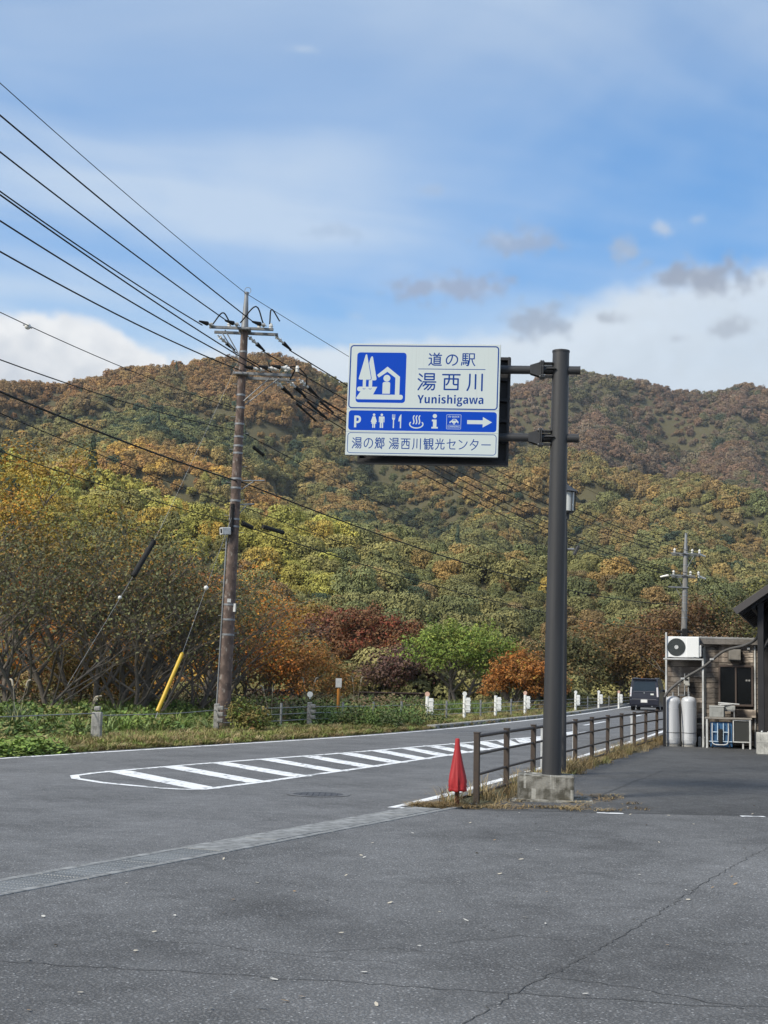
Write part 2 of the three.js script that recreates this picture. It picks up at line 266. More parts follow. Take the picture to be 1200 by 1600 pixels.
// ---------------------------------------------------------------- woods on the hills
// one crown: leaf clumps lying on a handful of rounded boughs
function crownGeometry(seed, leaves, size, o = {}) {
  const R = rng(seed), lobes = [], pos = [], nor = [], col = [];
  const n = o.lobes ?? 11;
  if (o.cone) for (let i = 0; i < 16; i++) { const t = i / 16, a = R() * 6.28; lobes.push([Math.cos(a) * 0.22 * (1 - t), -0.6 + t * 2.1, Math.sin(a) * 0.22 * (1 - t), 0.5 * (1 - t) + 0.12, 0.22]); }
  else for (let i = 0; i < n; i++) { const a = i * 2.4 + R(), t = (i + 0.5) / n, rr = Math.sqrt(1 - Math.pow(t * 1.1 - 0.25, 2) * 0.9) * (0.55 + R() * 0.2); lobes.push([Math.cos(a) * rr, -0.45 + t * 1.05 + (R() - 0.5) * 0.2, Math.sin(a) * rr, 0.34 + R() * 0.22, 0.27 + R() * 0.16]); }
  const tone = lobes.map(() => 0.8 + R() * 0.4);
  const v = V(), u = V(), w = V(), d = V();
  for (let k = 0; k < leaves; k++) {
    const li = Math.floor(R() * lobes.length), l = lobes[li];
    d.set(R() * 2 - 1, R() * 1.7 - 0.55, R() * 2 - 1); if (d.lengthSq() < 0.01) d.y = 1; d.normalize();
    const rad = 0.82 + R() * 0.26;
    v.set(l[0] + d.x * l[3] * rad, l[1] + d.y * l[4] * rad, l[2] + d.z * l[3] * rad);
    d.x += (R() - 0.5) * 1.1; d.y += (R() - 0.3) * 1.0; d.z += (R() - 0.5) * 1.1; d.normalize();
    u.set(R() - 0.5, R() - 0.5, R() - 0.5).cross(d).normalize(); w.crossVectors(d, u);
    const s = size * (0.6 + R() * 0.8), e = s * (0.55 + R() * 0.3), t = tone[li] * (0.78 + R() * 0.44);
    const A = [v.x + u.x * s, v.y + u.y * s, v.z + u.z * s], C = [v.x - u.x * s, v.y - u.y * s, v.z - u.z * s], bend = -0.35 * e;
    const B = [v.x + w.x * e + d.x * bend, v.y + w.y * e + d.y * bend, v.z + w.z * e + d.z * bend], D = [v.x - w.x * e + d.x * bend, v.y - w.y * e + d.y * bend, v.z - w.z * e + d.z * bend];
    pos.push(...A, ...B, ...C, ...A, ...C, ...D);
    for (let q = 0; q < 6; q++) col.push(t, t, t);
  }
  const g = new THREE.BufferGeometry(); g.setAttribute('position', new THREE.Float32BufferAttribute(pos, 3)); g.setAttribute('color', new THREE.Float32BufferAttribute(col, 3)); g.computeVertexNormals();
  return g;
}
const leafMat = new THREE.MeshStandardMaterial({ vertexColors: true, roughness: 0.85, side: THREE.DoubleSide });
const farCrowns = [1, 2, 3, 4].map((i) => crownGeometry(900 + i, 1150, 0.105, { lobes: 10 + i * 2 })).concat(crownGeometry(930, 700, 0.12, { cone: true }));
const nearCrowns = [1, 2, 3, 4].map((i) => crownGeometry(950 + i, 5400, 0.05, { lobes: 17 })).concat(crownGeometry(980, 2600, 0.055, { cone: true }));
const PAL = {
  rust: [0.2, 0.098, 0.042], brown: [0.17, 0.105, 0.052], ochre: [0.23, 0.145, 0.055], olive: [0.125, 0.118, 0.048], green: [0.072, 0.088, 0.038], deep: [0.03, 0.045, 0.026], lime: [0.23, 0.215, 0.05], gold: [0.34, 0.22, 0.045],
  plum: [0.15, 0.09, 0.072], bare: [0.17, 0.135, 0.105], red: [0.24, 0.065, 0.035], orange: [0.36, 0.16, 0.04], moss: [0.14, 0.135, 0.055],
};
function tree_colour(id, x, z, h, R, gully) { // greener and darker kinds of tree grow in the wet gullies, lighter ones on the spurs
  const n = fbm(x / 70, z / 70, 3, 401), m = fbm(x / 28 + 9, z / 28, 3, 402), r = R();
  let list;
  if (id === 'A') list = h > 150 ? (n > 0.5 ? ['rust', 'brown', 'brown', 'ochre'] : ['brown', 'olive', 'brown', 'moss']) : n > 0.54 ? ['brown', 'ochre', 'moss', 'ochre'] : n > 0.42 ? ['moss', 'olive', 'ochre', 'moss'] : ['olive', 'green', 'deep', 'moss'];
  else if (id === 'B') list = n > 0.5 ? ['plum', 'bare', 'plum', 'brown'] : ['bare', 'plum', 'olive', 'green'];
  else if (id === 'C') list = h > 95 || m > 0.6 ? ['ochre', 'brown', 'moss', 'olive'] : n > 0.5 ? ['moss', 'olive', 'ochre', 'moss'] : ['olive', 'green', 'moss', 'olive'];
  else if (id === 'E') list = n > 0.5 ? ['gold', 'ochre', 'ochre', 'rust'] : ['moss', 'lime', 'ochre', 'moss'];
  else if (id === 'D') list = h > 14 + (m - 0.5) * 26 ? (x < -45 ? ['lime', 'lime', 'moss', 'gold', 'lime'] : x < -8 ? ['lime', 'moss', 'lime', 'gold', 'olive'] : ['moss', 'olive', 'green', 'ochre']) : x < -4 ? ['olive', 'green', 'moss', 'deep', 'ochre', 'gold', 'rust', 'brown', 'green'] : ['olive', 'green', 'moss', 'green', 'brown'];
  else list = ['olive', 'green', 'moss', 'brown'];
  if (gully > 0.45 && id !== 'D' && R() < gully) list = id === 'B' ? ['olive', 'plum', 'green'] : ['green', 'olive', 'deep', 'olive'];
  let key = list[Math.floor(r * list.length)];
  if (R() < (id === 'D' && z > -200 ? 0.1 : 0.008) && id !== 'B') key = R() < 0.5 ? 'red' : R() < 0.5 ? 'orange' : 'gold';
  if (R() < 0.02) key = 'deep';
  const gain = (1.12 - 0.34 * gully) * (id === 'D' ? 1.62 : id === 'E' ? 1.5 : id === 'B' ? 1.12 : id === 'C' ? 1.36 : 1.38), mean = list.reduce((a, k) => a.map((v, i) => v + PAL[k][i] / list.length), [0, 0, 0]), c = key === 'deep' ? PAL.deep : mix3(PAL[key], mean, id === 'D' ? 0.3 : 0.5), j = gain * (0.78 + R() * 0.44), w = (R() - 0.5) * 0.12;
  return [[c[0] * j * (1 + w), c[1] * j, c[2] * j * 0.84 * (1 - w)], key === 'deep' && R() < 0.03 ? 4 : Math.floor(R() * 4)];
}
{
  const names = { A: 'brown and olive autumn wood covering the tall peaked hill behind the utility pole', B: 'hazy purplish wood on the farthest ridge at the back right', C: 'olive and ochre wood covering the rounded hill behind the sign pole', D: 'yellow green wood on the low slope behind the wooden utility pole', E: 'golden brown wood on the spur just above the yellow green slope', F: 'dull green wood along the valley floor behind the road' };
  const bins = {}, R = rng(4242);
  for (let z = -93; z > -1720;) {
    const s = z > -210 ? 3.3 : z > -300 ? 4.3 : z > -700 ? 4.2 : z > -1100 ? 4.7 : 5.8, half = -z * 0.36 + 30, lo = -half, hi = half;
    for (let x = lo; x < hi; x += s) {
      const px = x + (R() - 0.5) * s * 1.1, pz = z + (R() - 0.5) * s * 1.1, [h, id, gully] = terrain(px, pz);
      const jit = [R(), R(), R(), R()];
      if (pz > -160 && px > farEdge(pz) - 4 && px < nearEdge(pz) + 60) continue;
      // leave out what other slopes hide from the place, with a wide margin
      let hidden = false; const top = h + 22, len = Math.hypot(px, pz);
      for (let k = 1; k < 14 && !hidden; k++) { const t = k / 14; if (len * t < 120) continue; if (terrain(px * t, pz * t)[0] > lerp(1.55, top, t) + 1) hidden = true; }
      if (hidden) continue;
      if (id === 'F' && jit[3] < 0.2) continue;
      const [c, v] = tree_colour(id, px, pz, h, R, gully), near = z > -330;
      const key = id + (near ? 'n' : 'f') + v, size = (s * 0.66) * (0.62 + jit[0] * jit[0] * 0.95) * (id === 'B' ? 0.92 : 1), tall = size * (v === 4 ? 1.5 : 0.85 + jit[1] * 0.4);
      (bins[key] ??= []).push([px, h + tall * (v === 4 ? 0.55 : 0.35), pz, size * (v === 4 ? 0.75 : 1), tall, jit[2] * 6.28, c]);
    }
    z -= s * 0.92;
  }
  const groups = {};
  const m4 = new THREE.Matrix4(), q = new THREE.Quaternion(), col = new THREE.Color();
  for (const key of Object.keys(bins).sort()) {
    const id = key[0], near = key[1] === 'n', v = Number(key[2]), list = bins[key];
    const grp = (groups[id] ??= tag(thing('autumn_wood', names[id], 'wood'), undefined, undefined, undefined, 'stuff'));
    const im = new THREE.InstancedMesh((near ? nearCrowns : farCrowns)[v], leafMat, list.length);
    im.name = 'crowns' + (grp.children.length ? '_' + String(grp.children.length).padStart(3, '0') : ''); im.castShadow = im.receiveShadow = true; im.userData.kind = 'stuff';
    list.forEach((t, i) => { im.setMatrixAt(i, m4.compose(V(t[0], t[1], t[2]), q.setFromEuler(new THREE.Euler(0, t[5], 0)), V(t[3], t[4], t[3]))); im.setColorAt(i, col.setRGB(...t[6])); });
    grp.add(im);
  }
  console.log('forest trees', Object.entries(bins).map(([k, l]) => k + ':' + l.length).join(' '));
}

// ---------------------------------------------------------------- ground, road, parking lot
const gutterDir = V(3.25, 0, -6.89).normalize();
const gutter = (d, across) => [-2.57 + gutterDir.x * d + gutterDir.z * across, -9.95 + gutterDir.z * d - gutterDir.x * across]; // d along from the left of the picture, across towards the road
const gutterInnerX = (z) => -2.57 - 0.4717 * (z + 9.95), gutterOuterX = (z) => gutterInnerX(z) - 0.52;
const fenceX = smoothCurve([[-60, 15], [-44, 9.35], [-40, 8.03], [-36, 6.69], [-32, 5.41], [-28, 4.155], [-26, 3.54], [-22.3, 2.4], [-20.4, 1.814], [-18.5, 1.26], [-16, 0.6]], 0.8);
{
  const g = struct('ground', 'flat grassy ground around the road and the parking lot');
  const grassMat = M([0.07, 0.068, 0.03], 0.95, 0, { map: soilMat.map });
  part(g, 'soil', plate([[-1500, 1500], [1500, 1500], [1500, -91], [-1500, -91]], -0.03), grassMat);
  const road = struct('road', 'grey asphalt two lane road curving away to the right');
  const zs = range(20, -150, 0.8), tint = (x, z) => { const n = fbm(x * 0.12, z * 0.12, 4, 501), t = x - farEdge(z), w = 1 - 0.07 * Math.exp(-(((t - 2.0) / 0.5) ** 2)) - 0.06 * Math.exp(-(((t - 6.2) / 0.7) ** 2)); return gray((0.9 + n * 0.2) * w); };
  part(road, 'asphalt', sheet(zs, (z) => farEdge(z) - 0.35, (z) => (z > -17.35 ? Math.max(gutterOuterX(z), farEdge(z) + 2) : nearEdge(z) + 0.25), 12, 0.004, tint), roadMat);
  const along = (f, a, b, off = 0, step = 0.7) => range(a, b, step).map((z) => [f(z) + off, z]);
  part(road, 'edge_line', ribbon(along(farEdge, 20, -150), 0.15, 0.009, 3), paintMat);
  part(road, 'edge_line', ribbon([[0.62, -17.2], [0.18, -17.36], ...along(nearEdge, -17.7, -150)], 0.14, 0.009, 5), paintMat);
  // striped island between the lanes
  const T = smoothCurve([[-46, 6.45], [-44, 5.75], [-40.6, 4.67], [-36.7, 2.8], [-32.8, 0.9], [-31.4, 0.28], [-28.8, -0.98], [-25, -2.97], [-22.4, -4.2], [-21.3, -4.6]], 0.8);
  const B = smoothCurve([[-46, 6.75], [-44, 6.2], [-41.5, 5.45], [-35.8, 3.64], [-30.3, 1.73], [-28.5, 1.09], [-24.4, -0.37], [-21.8, -1.37], [-20.4, -1.9], [-19.3, -2.4]], 0.8);
  part(road, 'island_outline', ribbon([...along(T, -45.5, -22), [-4.5, -21.35], [-4.36, -20.8], [-3.8, -20.1], [-2.95, -19.45], [-2.6, -19.3], ...along(B, -19.4, -45.5)], 0.14, 0.009, 7), paintMat);
  for (let i = 0; i < 17; i++) { const zt = -22.6 - 1.36 * i, zb = zt + 3.1 - i * 0.03, a = [T(zt), zt], b = [B(zb), zb]; part(road, 'stripe', ribbon([a, [lerp(a[0], b[0], 0.5), lerp(a[1], b[1], 0.5)], b], 0.4, 0.0075, 11 + i), paintMat); }
  for (const [a, b] of [[-52, -57.5], [-66, -71], [-80, -85], [-94, -99]]) part(road, 'centre_line', ribbon(range(a, b, 0.8).map((z) => [lerp(farEdge(z), nearEdge(z), 0.48), z]), 0.15, 0.009, 41), paintMat);
  const mh = thing('manhole_cover', 'round iron manhole cover in the road below the striped island', 'manhole cover', [-0.78, 0.008, -19.0]);
  part(mh, 'frame', at(new THREE.RingGeometry(0.33, 0.42, 40), 0, 0.002, 0, -Math.PI / 2), M([0.2, 0.2, 0.2], 0.8, 0, { map: wear }));
  part(mh, 'lid', [at(new THREE.CircleGeometry(0.325, 40), 0, 0.0005, 0, -Math.PI / 2), ...range(-0.24, 0.24, 0.08).map((x) => box(0.02, 0.006, Math.sqrt(0.09 - x * x) * 2, x, 0.003, 0))], M([0.115, 0.115, 0.12], 0.7, 0.2, { map: wear }));

  const lot = struct('parking_lot', 'dark worn asphalt parking lot in the foreground');
  const lt = (x, z) => { const n = fbm(x * 0.25, z * 0.25, 4, 511), s = fbm(x * 0.9 + 4, z * 0.9, 3, 512); const stain = smoothstep(fbm(x * 1.7 + 3, z * 1.1, 4, 513), 0.6, 0.72), worn = smoothstep(fbm(x * 0.55, z * 0.28 + 6, 3, 514), 0.5, 0.7); return gray((0.78 + n * 0.3 + (s - 0.5) * 0.2 + worn * 0.12) * (1 - stain * 0.16)); };
  part(lot, 'asphalt', sheet(range(14, -17.3, 0.25), (z) => Math.max(-14, gutterInnerX(z)), () => 16, 80, 0.006, lt), lotMat);
  const dt = (x, z) => { const n = fbm(x * 0.2, z * 0.2, 4, 521), e = smoothstep(x - fenceX(z), 0.3, 2.6); return gray((0.46 + n * 0.26) * lerp(1.15, 1, e)); };
  part(lot, 'older_asphalt', sheet(range(-17.3, -60, 0.6), (z) => fenceX(z) + 0.28, () => 22, 26, (x, z) => 0.0055, dt), lotMat, 'darker asphalt behind the seam');
  for (const [x0, x1, z] of [[2.62, 2.93, -17.2], [4.33, 4.62, -17.2]]) part(lot, 'bay_mark', plate([[x0, z - 0.06], [x1, z - 0.06], [x1, z + 0.06], [x0, z + 0.06]], 0.0105), paintMat);
  const crackMat = M([0.05, 0.05, 0.05], 1);
  const crack = (pts, w, seed) => { const R = rng(seed), l = []; for (let i = 1; i < pts.length; i++) { const [a, b] = [pts[i - 1], pts[i]], n = Math.max(3, Math.round(Math.hypot(b[0] - a[0], b[1] - a[1]) / 0.07)); for (let k = 0; k < n; k++) { const t = k / n; l.push([lerp(a[0], b[0], t) + (R() - 0.5) * 0.045, lerp(a[1], b[1], t) + (R() - 0.5) * 0.045]); } } const g2 = ribbon(l, w, 0.0095, seed); return g2; };
  part(lot, 'crack', crack([[0.2, -6.2], [0.77, -7.43], [1.12, -8.12], [1.69, -9.31], [2.59, -11.44], [3.52, -13.44], [4.4, -15.2]], 0.006, 61), crackMat);
  part(lot, 'crack', crack([[-2.6, -7.85], [-1.98, -7.76], [-1.53, -7.7], [-1.01, -7.62], [-0.21, -7.47], [0.38, -7.34], [1.87, -7.05]], 0.008, 63), crackMat);
  part(lot, 'crack', crack([[0.9, -7.7], [1.3, -7.5], [1.7, -7.15], [2.2, -7.0]], 0.007, 65), crackMat);
  part(lot, 'crack', crack([[-0.4, -8.2], [0.1, -8.4], [0.6, -8.2]], 0.006, 67), crackMat);
  part(lot, 'crack', crack([[0.4, -8.6], [0.9, -8.9], [1.3, -8.7]], 0.006, 69), crackMat);
  part(lot, 'crack', crack([[-1.6, -8.5], [-1.0, -8.4], [-0.5, -8.15], [0.2, -7.95]], 0.005, 71), crackMat);
  part(lot, 'seam', ribbon(range(1.1, 14, 0.3).map((x, i) => [x, -17.3 + (hash(i, 3) - 0.5) * 0.05]), 0.05, 0.0085, 73), M([0.055, 0.055, 0.056], 0.95));
  part(lot, 'seam', ribbon(range(-17.5, -26, 0.3).map((z, i) => [fenceX(z) + 1.35 + (hash(i, 5) - 0.5) * 0.06 + (-17.5 - z) * 0.03, z]), 0.04, 0.008, 75), M([0.05, 0.05, 0.05], 0.95));

  const dr = struct('drain_channel', 'concrete roadside drain channel crossing the lot entrance');
  const lid = (d0, d1, grate) => {
    const [a, b] = [gutter((d0 + d1) / 2, 0.26), Math.atan2(-gutterDir.z, gutterDir.x)], L2 = d1 - d0 - 0.012;
    if (!grate) return part(dr, 'lid', at(rbox(L2, 0.05, 0.34, 0, 0, 0, 0.006), a[0], -0.012 + hash(d0 * 10, 1) * 0.006, a[1], 0, b, 0), drainConcrete);
    const bars = []; for (let q = -0.15; q <= 0.151; q += 0.03) bars.push(box(L2, 0.03, 0.007, 0, 0, q)); for (let q = -L2 / 2 + 0.02; q < L2 / 2; q += 0.1) bars.push(box(0.012, 0.028, 0.33, q, -0.002, 0));
    return part(dr, 'grate', at(merge(bars), a[0], -0.003, a[1], 0, b, 0), M([0.6, 0.6, 0.58], 0.8, 0, { map: wear }));
  };
  for (let d = -9; d < 7.6; d += 1.0) lid(d, d + 1.0, d < 3.9 && d > -9.5 && (Math.round(d + 9) % 1 === 0) && d < 3);
  for (const [ac, w] of [[0.045, 0.085], [0.475, 0.085]]) for (let d = -9; d < 7.6; d += 2) { const p = gutter(d + 1, ac); part(dr, 'kerb_strip', at(rbox(1.992, 0.06, w, 0, 0, 0, 0.008), p[0], -0.016, p[1], 0, Math.atan2(-gutterDir.z, gutterDir.x), 0), drainConcrete); }
  part(dr, 'channel_bed', ribbon([gutter(-9, 0.26), gutter(-4, 0.26), gutter(2, 0.26), gutter(7.7, 0.26)], 0.42, -0.026), M([0.2, 0.195, 0.18], 0.95));
  // low concrete kerb on the far side where the guard fence meets the road
  const kerb = struct('kerb', 'low concrete kerb along the far side of the road');
  for (let z = -45; z > -130; z -= 2.2) part(kerb, 'kerb_stone', at(rbox(0.3, 0.16, 2.19, 0, 0, 0, 0.02), farEdge(z - 1.1) - 0.55, 0.03, z - 1.1, 0, -Math.atan2(farEdge(z - 2.2) - farEdge(z), 2.2), 0), concrete);
  part(g, 'roadside_strip', sheet(range(-44, -130, 2), (z) => farEdge(z) - 2.2, (z) => farEdge(z) - 0.7, 3, 0.05), M([0.2, 0.19, 0.17], 0.95, 0, { map: concreteMap }));
}

// ---------------------------------------------------------------- the overhead road sign
const GLYPHS = { // stroke skeletons on a 100 x 100 square
  yu: 'M8 9L24 22M3 36L19 48M4 95L25 60M38 7H88V39H38ZM38 23H88M29 52H97M47 53Q40 66 30 74M43 66H91Q91 86 87 92Q84 96 76 94M60 67Q52 82 38 92M77 67Q70 84 56 95',
  nishi: 'M5 11H95M15 34H86V92H15ZM39 11V34Q38 56 25 66M62 11V58Q62 65 69 65H85',
  kawa: 'M19 8V50Q19 76 7 95M50 10V86M85 7V96',
  michi: 'M44 5L50 17M80 4L73 17M33 20H98M66 20L62 33M43 34H89V80H43ZM43 49H89M43 64H89M8 10L21 23M5 42H22V74L5 93M22 76Q33 93 50 93H98',
  no: 'M54 17Q50 60 29 80Q17 88 10 67Q4 44 24 24Q50 4 76 19Q96 32 92 58Q87 84 57 93',
  eki: 'M11 7V58M11 7H48M11 24H46M11 41H46M29 7V58M11 58H49V85Q49 95 39 93M5 70L2 91M17 70L16 85M27 69L29 83M36 68L40 79M58 7H93V44H58M58 7V50Q58 78 49 95M76 44Q81 76 98 94',
  go: 'M21 4L8 24L22 27L6 49L21 52Q20 78 4 95M31 13H57V48H31ZM31 30H57M44 4V13M31 13V88L56 79M48 60L61 90M71 8V97M71 8H94L83 40Q97 50 93 66Q90 77 79 73',
  kan: 'M15 3L7 22M13 14H51M27 14L20 30M4 31H52M17 31L6 53M17 45V95M17 45H50M17 61H49M17 77H49M17 93H53M34 31V93M60 7H93V63H60ZM60 25H93M60 44H93M68 63Q68 85 53 95M81 63V86Q81 93 87 93H97V80',
  hikari: 'M50 4V43M20 11L32 34M80 11L68 34M6 44H94M37 44Q36 80 7 95M62 44V81Q62 91 71 91H86Q93 91 93 74',
  se: 'M6 41L87 29Q86 37 66 61M34 8V74Q34 89 50 89H87',
  n: 'M12 16L40 33M14 88Q71 77 91 28',
  ta: 'M41 6Q31 34 8 55M35 24H85Q77 72 22 95M33 45L66 65',
  long: 'M7 50H93',
};
function signFace() {
  const S = 2.6, W = 640, H = 478, c = document.createElement('canvas'); c.width = Math.round(W * S); c.height = Math.round(H * S);
  const x = c.getContext('2d'); x.scale(S, S);
  const white = '#c3cccb', navy = '#063a86', blue = '#0042b2';
  x.fillStyle = white; x.fillRect(0, 0, W, H);
  const rr = (a, b, w, h, r) => { x.beginPath(); x.moveTo(a + r, b); x.arcTo(a + w, b, a + w, b + h, r); x.arcTo(a + w, b + h, a, b + h, r); x.arcTo(a, b + h, a, b, r); x.arcTo(a, b, a + w, b, r); x.closePath(); };
  x.strokeStyle = navy; x.lineWidth = 5; rr(7, 9, 625, 268, 13); x.stroke();
  x.fillStyle = blue; rr(8, 288, 624, 85, 13); x.fill();
  x.lineWidth = 2.6; rr(8, 384, 624, 86, 13); x.stroke();
  x.fillStyle = blue; rr(35, 38, 210, 216, 13); x.fill();
  const glyph = (name, a, b, w, h, lw, color) => { x.save(); x.translate(a, b); x.scale(w / 100, h / 100); const p = new Path2D(GLYPHS[name]); x.restore(); const q = new Path2D(); q.addPath(p, new DOMMatrix([w / 100, 0, 0, h / 100, a, b])); x.strokeStyle = color; x.lineWidth = lw; x.lineCap = 'round'; x.lineJoin = 'round'; x.stroke(q); };
  glyph('michi', 338, 36, 56, 58, 5.2, navy); glyph('no', 409, 39, 56, 54, 5.4, navy); glyph('eki', 477, 36, 58, 58, 4.8, navy);
  x.fillStyle = navy; x.fillRect(296, 105.5, 283, 3);
  glyph('yu', 296, 122, 78, 78, 6.4, navy); glyph('nishi', 397, 122, 80, 78, 6.6, navy); glyph('kawa', 500, 122, 78, 78, 7, navy);
  x.save(); x.font = 'bold 47px sans-serif'; x.fillStyle = navy; const tw = x.measureText('Yunishigawa').width; x.translate(297, 254); x.scale(281 / tw, 1.04); x.fillText('Yunishigawa', 0, 0); x.restore();
  let gx = 27; for (const n of ['yu', 'no', 'go', null, 'yu', 'nishi', 'kawa', 'kan', 'hikari', 'se', 'n', 'ta', 'long']) { if (!n) { gx += 12.5; continue; } glyph(n, gx, 402, 42, 50, 3.9, navy); gx += 48.2; }
  // pictogram: two trees, a bench of ground and a shelter with a person
  const P = (d, fill = white) => { x.fillStyle = fill; x.fill(new Path2D(d)); };
  const pic = (d, fill) => { const q = new Path2D(); q.addPath(new Path2D(d), new DOMMatrix([0.273, 0, 0, 0.273, -11.5, 33.5])); x.fillStyle = fill ?? white; x.fill(q); return q; };
  pic('M400 78Q415 78 418 95L484 430Q486 455 460 458H420V560H365V458H330L362 180Q380 78 400 78Z');
  const tree = pic('M313 40Q326 42 330 60L402 415Q404 448 385 452H322V560H272V452H225Q200 450 202 425L295 60Q302 40 313 40Z'); x.strokeStyle = blue; x.lineWidth = 2.4; x.stroke(tree);
  pic('M272 440H322V562H272ZM215 558H500L440 680H870Q903 682 903 718Q902 755 870 758H200Q176 756 180 728L242 632H220Q188 628 187 595Q190 560 215 558Z');
  x.strokeStyle = blue; x.lineWidth = 2; for (const a of [295, 390]) { x.beginPath(); x.arc(a * 0.273 - 11.5, 578 * 0.273 + 33.5, 5.2, 0.35, Math.PI - 0.35); x.stroke(); }
  pic('M490 372L650 238L848 395V690H778V414L650 320L520 412Z'); pic('M645 368A54 54 0 1 0 645.1 368ZM616 480H675Q700 482 700 510V666H582V510Q584 482 616 480Z');
  // service symbols on the blue band
  x.fillStyle = white; x.font = 'bold 70px sans-serif'; x.save(); x.translate(27, 361); x.scale(0.88, 1.02); x.fillText('P', 0, 0); x.restore();
  const person = (cx, woman) => { x.beginPath(); x.arc(cx, 306, 5.4, 0, 7); x.fill(); P(woman ? `M${cx - 6} 313H${cx + 6}L${cx + 13} 336L${cx + 9} 338L${cx + 5} 326L${cx + 11} 344H${cx + 6}V362H${cx + 1}V345H${cx - 1}V362H${cx - 6}V344H${cx - 11}L${cx - 5} 326L${cx - 9} 338L${cx - 13} 336Z` : `M${cx - 9} 313H${cx + 9}Q${cx + 12} 313 ${cx + 12} 318V338H${cx + 8}V322H${cx + 7}V362H${cx + 1}V341H${cx - 1}V362H${cx - 7}V322H${cx - 8}V338H${cx - 12}V318Q${cx - 12} 313 ${cx - 9} 313Z`); };
  person(116, true); person(149, false);
  P('M193 303H195.5V318H198V303H200.5V318H203V303H205.5V321Q205 326 202 328V362H197V328Q194 326 193 321ZM230 303Q220 314 220 333H227V362H232V303Z');
  x.strokeStyle = white; x.lineWidth = 5.2; x.lineCap = 'round'; for (const k of [0, 1, 2]) { const a = 284 + k * 12; x.beginPath(); x.moveTo(a + 2, 308); x.bezierCurveTo(a - 8, 318, a + 8, 330, a - 1, 342); x.stroke(); }
  x.lineWidth = 5; x.beginPath(); x.ellipse(296, 344, 28, 16, 0, -0.5, Math.PI + 0.5); x.stroke();
  x.beginPath(); x.arc(373, 308, 9, 0, 7); x.fill(); P('M361 323H381V354H387V361H360V354H366V331H361Z');
  x.lineWidth = 1.6; rr(423, 301, 60, 61, 3); x.stroke(); x.font = 'bold 10px sans-serif'; x.save(); x.translate(430, 313.5); x.scale(46 / x.measureText('EV QUICK').width, 1); x.fillText('EV QUICK', 0, 0); x.restore();
  P('M435 332Q436 329 442 327L447 321Q449 319 452 319H460Q463 319 465 322L469 327Q473 329 473 333V337H435Z'); x.fillStyle = blue; x.beginPath(); x.arc(443, 336, 3.4, 0, 7); x.arc(465, 336, 3.4, 0, 7); x.fill(); P('M448 326L451 321.5H459L462 326Z', blue); P('M452 337V343H457V337Z');
  x.lineWidth = 1.2; rr(428, 345, 50, 12, 2); x.stroke(); x.fillStyle = white; x.font = 'bold 9px sans-serif'; x.save(); x.translate(431, 354.5); x.scale(44 / x.measureText('CHARGING').width, 1); x.fillText('CHARGING', 0, 0); x.restore();
  P('M509 323H574V309L613 331.5L574 354V340H509Z');
  x.fillStyle = 'rgba(70,78,84,0.55)'; x.fillRect(0, 281.5, W, 1.3); x.fillRect(0, 378.2, W, 1.3);
  // a little weathering
  const R = rng(5); for (let i = 0; i < 60; i++) { x.fillStyle = `rgba(90,95,95,${0.02 + R() * 0.03})`; x.fillRect(R() * W, R() * H * 0.3, 1 + R() * 2, 30 + R() * 160); }
  const t = new THREE.CanvasTexture(c); t.colorSpace = THREE.SRGBColorSpace; return t;
}
